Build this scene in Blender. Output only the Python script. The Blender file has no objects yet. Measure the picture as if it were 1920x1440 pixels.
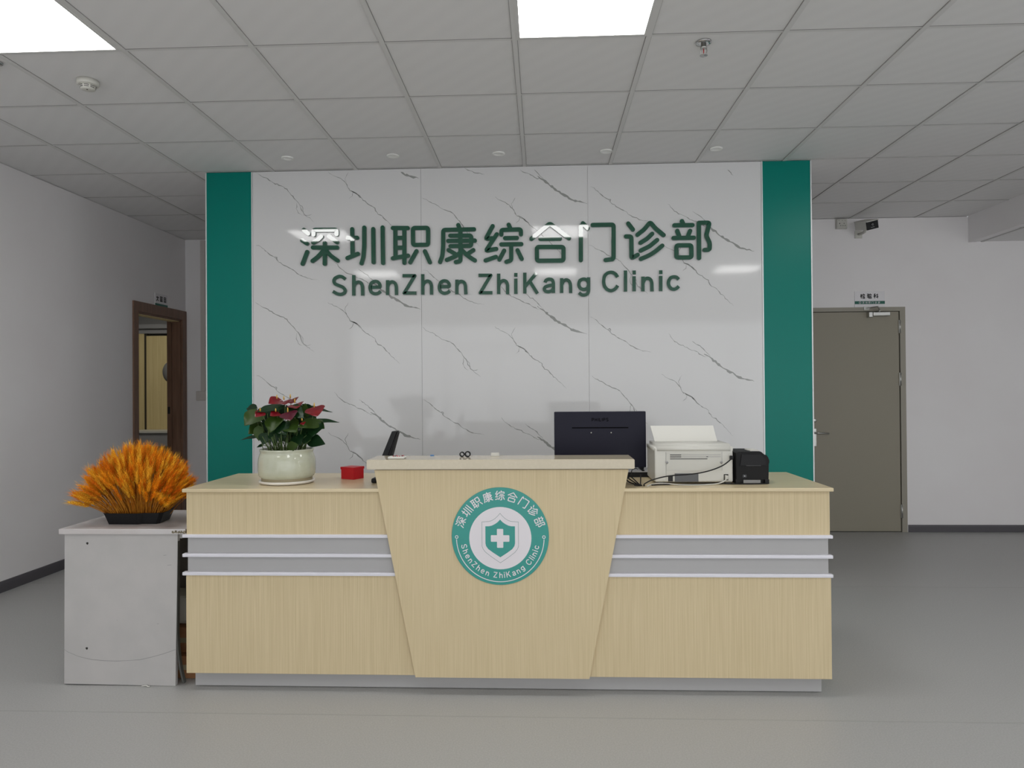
import bpy, bmesh, math, random
from mathutils import Vector, Matrix
R = random.Random(11)
C = bpy.context.scene.collection
scene = bpy.context.scene

# ------------------------------------------------------------------ camera
cd = bpy.data.cameras.new('camera'); cam = bpy.data.objects.new('camera', cd); C.objects.link(cam)
cd.sensor_fit = 'HORIZONTAL'; cd.sensor_width = 36.0; cd.lens = 1328.0 / 1920.0 * 36.0
YAW, PIT, ROL = 0.0427136, 0.0072222, -0.0074950
fw = Vector((-math.sin(YAW) * math.cos(PIT), math.cos(YAW) * math.cos(PIT), math.sin(PIT)))
rt = Vector((math.cos(YAW), math.sin(YAW), 0)); up = rt.cross(fw)
r2 = rt * math.cos(ROL) + up * math.sin(ROL); u2 = -rt * math.sin(ROL) + up * math.cos(ROL)
cam.matrix_world = Matrix(((r2.x, u2.x, -fw.x, 0.2723), (r2.y, u2.y, -fw.y, -4.9827), (r2.z, u2.z, -fw.z, 1.3546), (0, 0, 0, 1)))
cd.clip_start = 0.05
scene.camera = cam

# ------------------------------------------------------------------ world and exposure
WORLD = 2.1          # overcast daylight outside the entrance and the windows
PANEL = 11.5          # radiance of the lit ceiling panels
w = bpy.data.worlds.new('daylight'); scene.world = w; w.use_nodes = True
bgn = w.node_tree.nodes['Background']; bgn.inputs[0].default_value = (0.955, 0.975, 1.0, 1); bgn.inputs[1].default_value = WORLD
vs = scene.view_settings
vs.view_transform = 'Standard'; vs.look = 'None'; vs.gamma = 1.0; vs.use_curve_mapping = False
vs.exposure = 0.0

# ------------------------------------------------------------------ materials
def s2l(c):
    return tuple((v / 12.92 if v <= .04045 else ((v + .055) / 1.055) ** 2.4) for v in (x / 255 for x in c))
def mat(name, rgb, rough=.5, metal=0, spec=.5, coat=0, emit=None, ior=None):
    m = bpy.data.materials.new(name); m.use_nodes = True
    b = m.node_tree.nodes['Principled BSDF']
    b.inputs['Base Color'].default_value = (*s2l(rgb), 1); b.inputs['Roughness'].default_value = rough
    b.inputs['Metallic'].default_value = metal; b.inputs['Specular IOR Level'].default_value = spec
    if coat: b.inputs['Coat Weight'].default_value = coat; b.inputs['Coat Roughness'].default_value = .03
    if ior: b.inputs['IOR'].default_value = ior
    if emit: b.inputs['Emission Color'].default_value = (*emit[:3], 1); b.inputs['Emission Strength'].default_value = emit[3]
    return m
def N(m, t, **k):
    n = m.node_tree.nodes.new(t)
    for a, v in k.items(): setattr(n, a, v)
    return n
def mottle(m, rgb2, scale=(8, 8, 8), fac=(.35, .65), detail=4, bump=0, coords='Object', rough=None):
    """mix the base colour with rgb2 through stretched noise"""
    nt = m.node_tree; L = nt.links; b = nt.nodes['Principled BSDF']
    tc = N(m, 'ShaderNodeTexCoord'); mp = N(m, 'ShaderNodeMapping'); mp.inputs['Scale'].default_value = scale
    nz = N(m, 'ShaderNodeTexNoise'); nz.inputs['Scale'].default_value = 1; nz.inputs['Detail'].default_value = detail
    rp = N(m, 'ShaderNodeValToRGB'); rp.color_ramp.elements[0].position, rp.color_ramp.elements[1].position = fac
    rp.color_ramp.elements[0].color = b.inputs['Base Color'].default_value; rp.color_ramp.elements[1].color = (*s2l(rgb2), 1)
    L.new(tc.outputs[coords], mp.inputs[0]); L.new(mp.outputs[0], nz.inputs['Vector']); L.new(nz.outputs['Fac'], rp.inputs[0])
    L.new(rp.outputs[0], b.inputs['Base Color'])
    if bump:
        bp = N(m, 'ShaderNodeBump'); bp.inputs['Strength'].default_value = bump; bp.inputs['Distance'].default_value = .002
        L.new(nz.outputs['Fac'], bp.inputs['Height']); L.new(bp.outputs[0], b.inputs['Normal'])
    return m

M = {}
M['wall'] = mottle(mat('wall_paint', (238, 236, 236), .7, spec=.3), (235, 232, 232), (1.5, 1.5, 1.5))
M['ceil'] = mat('ceiling_tile', (228, 227, 226), .75, spec=.2)
def ripple(m, rgb2):
    nt = m.node_tree; tc = N(m, 'ShaderNodeTexCoord'); wv = N(m, 'ShaderNodeTexWave'); wv.bands_direction = 'DIAGONAL'
    wv.inputs['Scale'].default_value = 4.6; wv.inputs['Distortion'].default_value = .6; wv.inputs['Detail'].default_value = 1
    mx = N(m, 'ShaderNodeMixRGB'); b = nt.nodes['Principled BSDF']
    mx.inputs[1].default_value = b.inputs['Base Color'].default_value; mx.inputs[2].default_value = (*s2l(rgb2), 1)
    nt.links.new(tc.outputs['Object'], wv.inputs[0]); nt.links.new(wv.outputs['Fac'], mx.inputs[0]); nt.links.new(mx.outputs[0], b.inputs['Base Color'])
ripple(M['ceil'], (226, 225, 224))
M['bar'] = mat('ceiling_bar', (214, 213, 211), .5, spec=.3)
M['ring'] = mat('downlight_white', (240, 240, 236), .35)
M['seam'] = mat('ceiling_seam', (138, 136, 134), .8)
M['floor'] = mottle(mat('floor_vinyl', (166, 166, 164), .42, spec=.5), (178, 178, 176), (160, 160, 160), (.35, .7), 3)
M['seamf'] = mat('floor_seam', (160, 160, 157), .5)
M['base'] = mat('baseboard_grey', (84, 82, 86), .5)
M['marble'] = mat('white_marble', (216, 216, 216), .06, spec=.38)
M['vein'] = mat('grey_vein', (150, 152, 149), .06, spec=.38)
M['green'] = mat('teal_panel', (0, 122, 110), .30, spec=.2)
M['silver'] = mat('silver_edge', (214, 218, 218), .35, metal=.3)
M['letter'] = mat('green_acrylic', (0, 76, 54), .03, ior=1.74)
M['wood'] = mottle(mat('pale_oak_laminate', (216, 199, 163), .5, spec=.3), (196, 178, 140), (250, 250, 3.5), (.25, .85), 6, .03)
M['woodtop'] = mottle(mat('pale_oak_top', (218, 202, 166), .28), (204, 186, 150), (3, 70, 40), (.3, .75), 5)
M['grey'] = mat('light_grey_laminate', (174, 173, 173), .5)
M['alu'] = mat('white_strip', (222, 221, 228), .35)
M['slab'] = mottle(mat('beige_quartz', (198, 187, 163), .12), (203, 192, 169), (70, 70, 70), (.45, .75), 3)
M['shadow'] = mat('dark_gap', (60, 55, 45), .8)
M['teal'] = mat('emblem_teal', (52, 150, 140), .35)
M['print'] = mat('emblem_white', (226, 222, 226), .35)
M['line'] = mat('emblem_line', (74, 120, 112), .4)
M['cab'] = mottle(mat('grey_cabinet', (188, 185, 183), .5), (182, 180, 178), (7, 7, 7))
M['cabtop'] = mottle(mat('grey_cabinet_top', (206, 204, 204), .3), (196, 190, 188), (4, 9, 6))
M['crack'] = mat('crack_grey', (140, 139, 138), .7)
M['hole'] = mat('dark_hole', (40, 38, 34), .8)
M['chip'] = mottle(mat('chipped_board', (160, 150, 128), .9), (90, 84, 66), (120, 120, 120))
M['rubber'] = mat('dark_edging', (74, 74, 70), .6)
M['card'] = mottle(mat('brown_cardboard', (158, 112, 76), .85), (146, 102, 68), (20, 20, 20))
M['black'] = mat('black_plastic', (22, 22, 24), .45, spec=.25)
M['black2'] = mat('black_plastic_matte', (28, 28, 29), .6, spec=.2)
M['mon'] = mat('monitor_black', (34, 34, 46), .4, spec=.12)
M['logo'] = mat('maker_logo_black', (6, 6, 9), .6, spec=.05)
M['camface'] = mat('camera_face', (8, 8, 9), .35, spec=.2)
M['gloss'] = mat('gloss_black', (10, 10, 14), .15)
M['white'] = mat('white_plastic', (206, 205, 197), .4, spec=.35)
M['white2'] = mat('white_plastic_side', (198, 197, 189), .5, spec=.3)
M['dgrey'] = mat('dark_grey_plastic', (92, 94, 96), .5)
M['mgrey'] = mat('mid_grey', (150, 150, 150), .5)
M['paper'] = mat('white_paper', (214, 213, 206), .8, spec=.2)
M['red'] = mat('red_box', (190, 22, 34), .4)
M['steel'] = mat('satin_steel', (190, 190, 186), .3, metal=1)
M['chrome'] = mat('chrome', (200, 200, 200), .12, metal=1)
M['glaze'] = mottle(mat('celadon_glaze', (190, 193, 174), .08), (182, 184, 162), (25, 25, 25), (.4, .7))
M['clay'] = mat('foot_clay', (150, 140, 112), .6)
M['saucer'] = mat('saucer_white', (226, 222, 214), .3)
M['soil'] = mat('soil', (38, 32, 26), .9)
M['leafd'] = mottle(mat('leaf_dark', (20, 48, 20), .35, spec=.25), (20, 46, 24), (30, 30, 30))
M['leafl'] = mottle(mat('leaf_olive', (48, 70, 20), .4, spec=.25), (48, 70, 22), (25, 25, 25))
M['stem'] = mat('stem_green', (74, 96, 44), .5)
M['spathe'] = mottle(mat('spathe_red', (126, 12, 26), .3), (104, 9, 22), (40, 40, 40))
M['spathed'] = mat('spathe_wine', (84, 16, 38), .28)
M['spadix'] = mat('spadix_yellow', (220, 180, 84), .5)
M['door'] = mat('door_taupe', (146, 140, 124), .45)
M['frame'] = mat('frame_taupe', (154, 149, 136), .45)
M['brown'] = mottle(mat('brown_frame', (128, 98, 80), .4), (114, 86, 68), (30, 30, 3))
M['signw'] = mat('sign_white', (232, 230, 232), .25)
M['signg'] = mat('sign_green', (0, 92, 76), .3)
M['ink'] = mat('sign_ink', (14, 14, 16), .5)
M['dk'] = mat('dark_slot', (30, 30, 30), .6)
M['fascia'] = mat('grey_fascia', (150, 150, 152), .6)
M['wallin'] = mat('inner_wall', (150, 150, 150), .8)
M['warm'] = mottle(mat('inner_oak', (228, 210, 158), .5), (214, 194, 138), (60, 60, 2), (.3, .7), 4)
M['beige'] = mat('beige_switch', (206, 200, 194), .5)
M['lampcol'] = mat('light_diffuser', (250, 250, 250), .4, emit=(1, .99, .975, PANEL))
M['blue'] = mat('blue_plastic', (50, 130, 200), .4)
M['tape'] = mat('tape_core', (200, 196, 186), .4)
M['pink'] = mat('pink_bits', (190, 90, 96), .5)
M['bulb'] = mat('sprinkler_bulb', (170, 40, 40), .1)
def wheat_mat(name, a, b):
    return mottle(mat(name, a, .65, spec=.2), b, (35, 35, 35), (.35, .65))
M['ear1'] = wheat_mat('ear_orange', (240, 146, 22), (250, 176, 36))
M['ear2'] = wheat_mat('ear_gold', (248, 178, 40), (252, 200, 64))
M['ear3'] = wheat_mat('ear_rust', (222, 114, 14), (238, 146, 26))
M['straw'] = wheat_mat('straw_stem', (206, 140, 46), (180, 108, 28))

# ------------------------------------------------------------------ mesh helpers
class B:
    """collects shapes, then links them as ONE mesh object"""
    def __init__(s): s.v = []; s.f = []; s.mi = []; s.sm = []
    def add(s, vs, fs, mi=0, smooth=False):
        o = len(s.v); s.v += [tuple(v) for v in vs]
        for f in fs: s.f.append([i + o for i in f]); s.mi.append(mi); s.sm.append(smooth)
        return s
    def box(s, a, b, mi=0, bev=0):
        if bev:
            bm = bmesh.new(); bmesh.ops.create_cube(bm, size=1)
            for v in bm.verts: v.co = Vector([(a[i] + b[i]) / 2 + v.co[i] * (b[i] - a[i]) for i in range(3)])
            bmesh.ops.bevel(bm, geom=bm.edges[:], offset=bev, segments=2, affect='EDGES', profile=.5)
            return s.bm(bm, mi)
        x0, y0, z0 = a; x1, y1, z1 = b
        return s.add([(x0, y0, z0), (x1, y0, z0), (x1, y1, z0), (x0, y1, z0), (x0, y0, z1), (x1, y0, z1), (x1, y1, z1), (x0, y1, z1)],
                     [(0, 3, 2, 1), (4, 5, 6, 7), (0, 1, 5, 4), (1, 2, 6, 5), (2, 3, 7, 6), (3, 0, 4, 7)], mi)
    def bm(s, bm, mi=0, smooth=False, mx=None):
        bm.verts.index_update()
        vs = [(mx @ v.co) if mx else v.co.copy() for v in bm.verts]
        s.add(vs, [[v.index for v in f.verts] for f in bm.faces], mi, smooth); bm.free(); return s
    def prism(s, poly, axis, a, b, mi=0):
        """poly in the two other axes (order kept), extruded along axis 'x','y' or 'z' from a to b"""
        def P(p, t): return {'x': (t, p[0], p[1]), 'y': (p[0], t, p[1]), 'z': (p[0], p[1], t)}[axis]
        n = len(poly); vs = [P(p, a) for p in poly] + [P(p, b) for p in poly]
        fs = [list(range(n))[::-1], list(range(n, 2 * n))] + [(i, (i + 1) % n, n + (i + 1) % n, n + i) for i in range(n)]
        return s.add(vs, fs, mi)
    def lathe(s, prof, c, seg=32, mi=0, smooth=True, mx=None, cap=True):
        vs = []; n = len(prof)
        for k in range(seg):
            t = 2 * math.pi * k / seg
            for r, z in prof: vs.append(Vector((r * math.cos(t), r * math.sin(t), z)))
        vs = [(mx @ v if mx else v) + Vector(c) for v in vs]
        fs = []
        for k in range(seg):
            k2 = (k + 1) % seg
            for i in range(n - 1): fs.append((k * n + i, k2 * n + i, k2 * n + i + 1, k * n + i + 1))
        s.add(vs, fs, mi, smooth)
        if cap:
            o = len(s.v) - len(vs)
            for i in (0, n - 1):
                if prof[i][0] > 1e-5:
                    ring = [o + k * n + i for k in range(seg)]
                    s.f.append(ring if i else ring[::-1]); s.mi.append(mi); s.sm.append(False)
        return s
    def tube(s, pts, r, seg=8, mi=0, taper=None, cap=True):
        pts = [Vector(p) for p in pts]; n = len(pts); vs = []; prev = None
        for i, p in enumerate(pts):
            d = (pts[min(i + 1, n - 1)] - pts[max(i - 1, 0)]).normalized()
            if prev is None:
                a = d.cross(Vector((0, 0, 1)));
                if a.length < .05: a = d.cross(Vector((1, 0, 0)))
            else: a = prev - d * prev.dot(d)
            a.normalize(); prev = a; b = d.cross(a)
            rr = r * (taper[i] if taper else 1)
            for k in range(seg):
                t = 2 * math.pi * k / seg; vs.append(p + (a * math.cos(t) + b * math.sin(t)) * rr)
        fs = [(i * seg + k, i * seg + (k + 1) % seg, (i + 1) * seg + (k + 1) % seg, (i + 1) * seg + k) for i in range(n - 1) for k in range(seg)]
        if cap: fs += [list(range(seg))[::-1], list(range((n - 1) * seg, n * seg))]
        return s.add(vs, fs, mi, True)
    def stroke(s, pts, wd, P, depth, lift=0, cap=True, fil=None, mi=0, sides=True, widths=None):
        """a flat pen stroke; P(u, v, h) maps into space, h = height above the carrier"""
        pts = [Vector((p[0], p[1])) for p in pts]
        R0 = fil if fil is not None else wd * .8
        out = [pts[0]]
        for i in range(1, len(pts) - 1):
            p, a, b = pts[i], pts[i - 1], pts[i + 1]
            da, db = a - p, b - p
            d = min(R0, da.length * .45, db.length * .45)
            if d < 1e-6: out.append(p); continue
            q0 = p + da.normalized() * d; q2 = p + db.normalized() * d
            for k in range(5):
                t = k / 4; out.append(q0 * (1 - t) ** 2 + p * 2 * t * (1 - t) + q2 * t * t)
        if len(pts) > 1: out.append(pts[-1])
        if widths is not None: out = pts
        n = len(out); Lf, Rt = [], []
        for i in range(n):
            d0 = (out[i] - out[i - 1]).normalized() if i else None
            d1 = (out[i + 1] - out[i]).normalized() if i < n - 1 else None
            d = d0 if d1 is None else d1 if d0 is None else (d0 + d1)
            if d.length < 1e-6: d = d1
            d.normalize(); nn = Vector((-d.y, d.x))
            k = 1 if (d0 is None or d1 is None) else 1 / max(.75, abs(nn.dot(Vector((-d1.y, d1.x)))))
            hw = (widths[i] if widths is not None else wd) / 2
            Lf.append(out[i] + nn * hw * k); Rt.append(out[i] - nn * hw * k)
        h = depth + lift
        vs = [P(p.x, p.y, h) for p in Lf] + [P(p.x, p.y, h) for p in Rt]
        fs = [(n + i, n + i + 1, i + 1, i) for i in range(n - 1)]
        if sides:
            vs += [P(p.x, p.y, 0) for p in Lf] + [P(p.x, p.y, 0) for p in Rt]
            fs += [(i, i + 1, 2 * n + i + 1, 2 * n + i) for i in range(n - 1)]
            fs += [(n + i + 1, n + i, 3 * n + i, 3 * n + i + 1) for i in range(n - 1)]
            if not cap: fs += [(n, 0, 2 * n, 3 * n), (n - 1, 2 * n - 1, 4 * n - 1, 3 * n - 1)]
        s.add(vs, fs, mi)
        if cap:
            for c, l, dh in ((out[0], Lf[0], .00004), (out[-1], Rt[-1], .00008)):
                v0 = l - c; ring = []
                for k in range(9):
                    t = math.pi * k / 8; ring.append(c + Vector((v0.x * math.cos(t) - v0.y * math.sin(t), v0.x * math.sin(t) + v0.y * math.cos(t))))
                vv = [P(p.x, p.y, h + dh) for p in ring]; ff = [tuple(range(9))]
                if sides:
                    vv += [P(p.x, p.y, 0) for p in ring]; ff += [(i + 1, i, 9 + i, 9 + i + 1) for i in range(8)]
                s.add(vv, ff, mi)
        return s
    def mk(s, name, mats, parent=None, loc=None):
        me = bpy.data.meshes.new(name); base = loc
        if base is None: base = parent_base(parent) if parent else (0, 0, 0)
        me.from_pydata([(v[0] - base[0], v[1] - base[1], v[2] - base[2]) for v in s.v], [], s.f); me.update()
        for m in (mats if isinstance(mats, (list, tuple)) else [mats]): me.materials.append(m)
        for p, i, k in zip(me.polygons, s.mi, s.sm): p.material_index = i; p.use_smooth = k
        me.validate(); me.update()
        o = bpy.data.objects.new(name, me); C.objects.link(o)
        if parent: o.parent = parent
        else: o.location = base
        return o
BASES = {}
def parent_base(p):
    while p.parent: p = p.parent
    return tuple(p.location)
def thing(name, label, cat, loc, group=None):
    o = bpy.data.objects.new(name, None); C.objects.link(o); o.location = loc; o.empty_display_size = .05
    return tag(o, label, cat, group)
def tag(o, label, cat, group=None):
    o['label'] = label; o['category'] = cat
    if group: o['group'] = group
    return o
def struct(o, label, cat):
    o['kind'] = 'structure'; o['label'] = label; o['category'] = cat; return o
def sub(o, label): o['label'] = label; return o
def dup(root, loc, label):
    r = root.copy(); C.objects.link(r); r.location = loc; r['label'] = label
    for ch in list(root.children):
        c = ch.copy(); C.objects.link(c); c.parent = r
        for g in list(ch.children):
            d = g.copy(); C.objects.link(d); d.parent = c
    return r
def rot_to(d, origin=(0, 0, 0)):
    q = Vector((0, 0, 1)).rotation_difference(Vector(d).normalized())
    return Matrix.Translation(origin) @ q.to_matrix().to_4x4()

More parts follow.
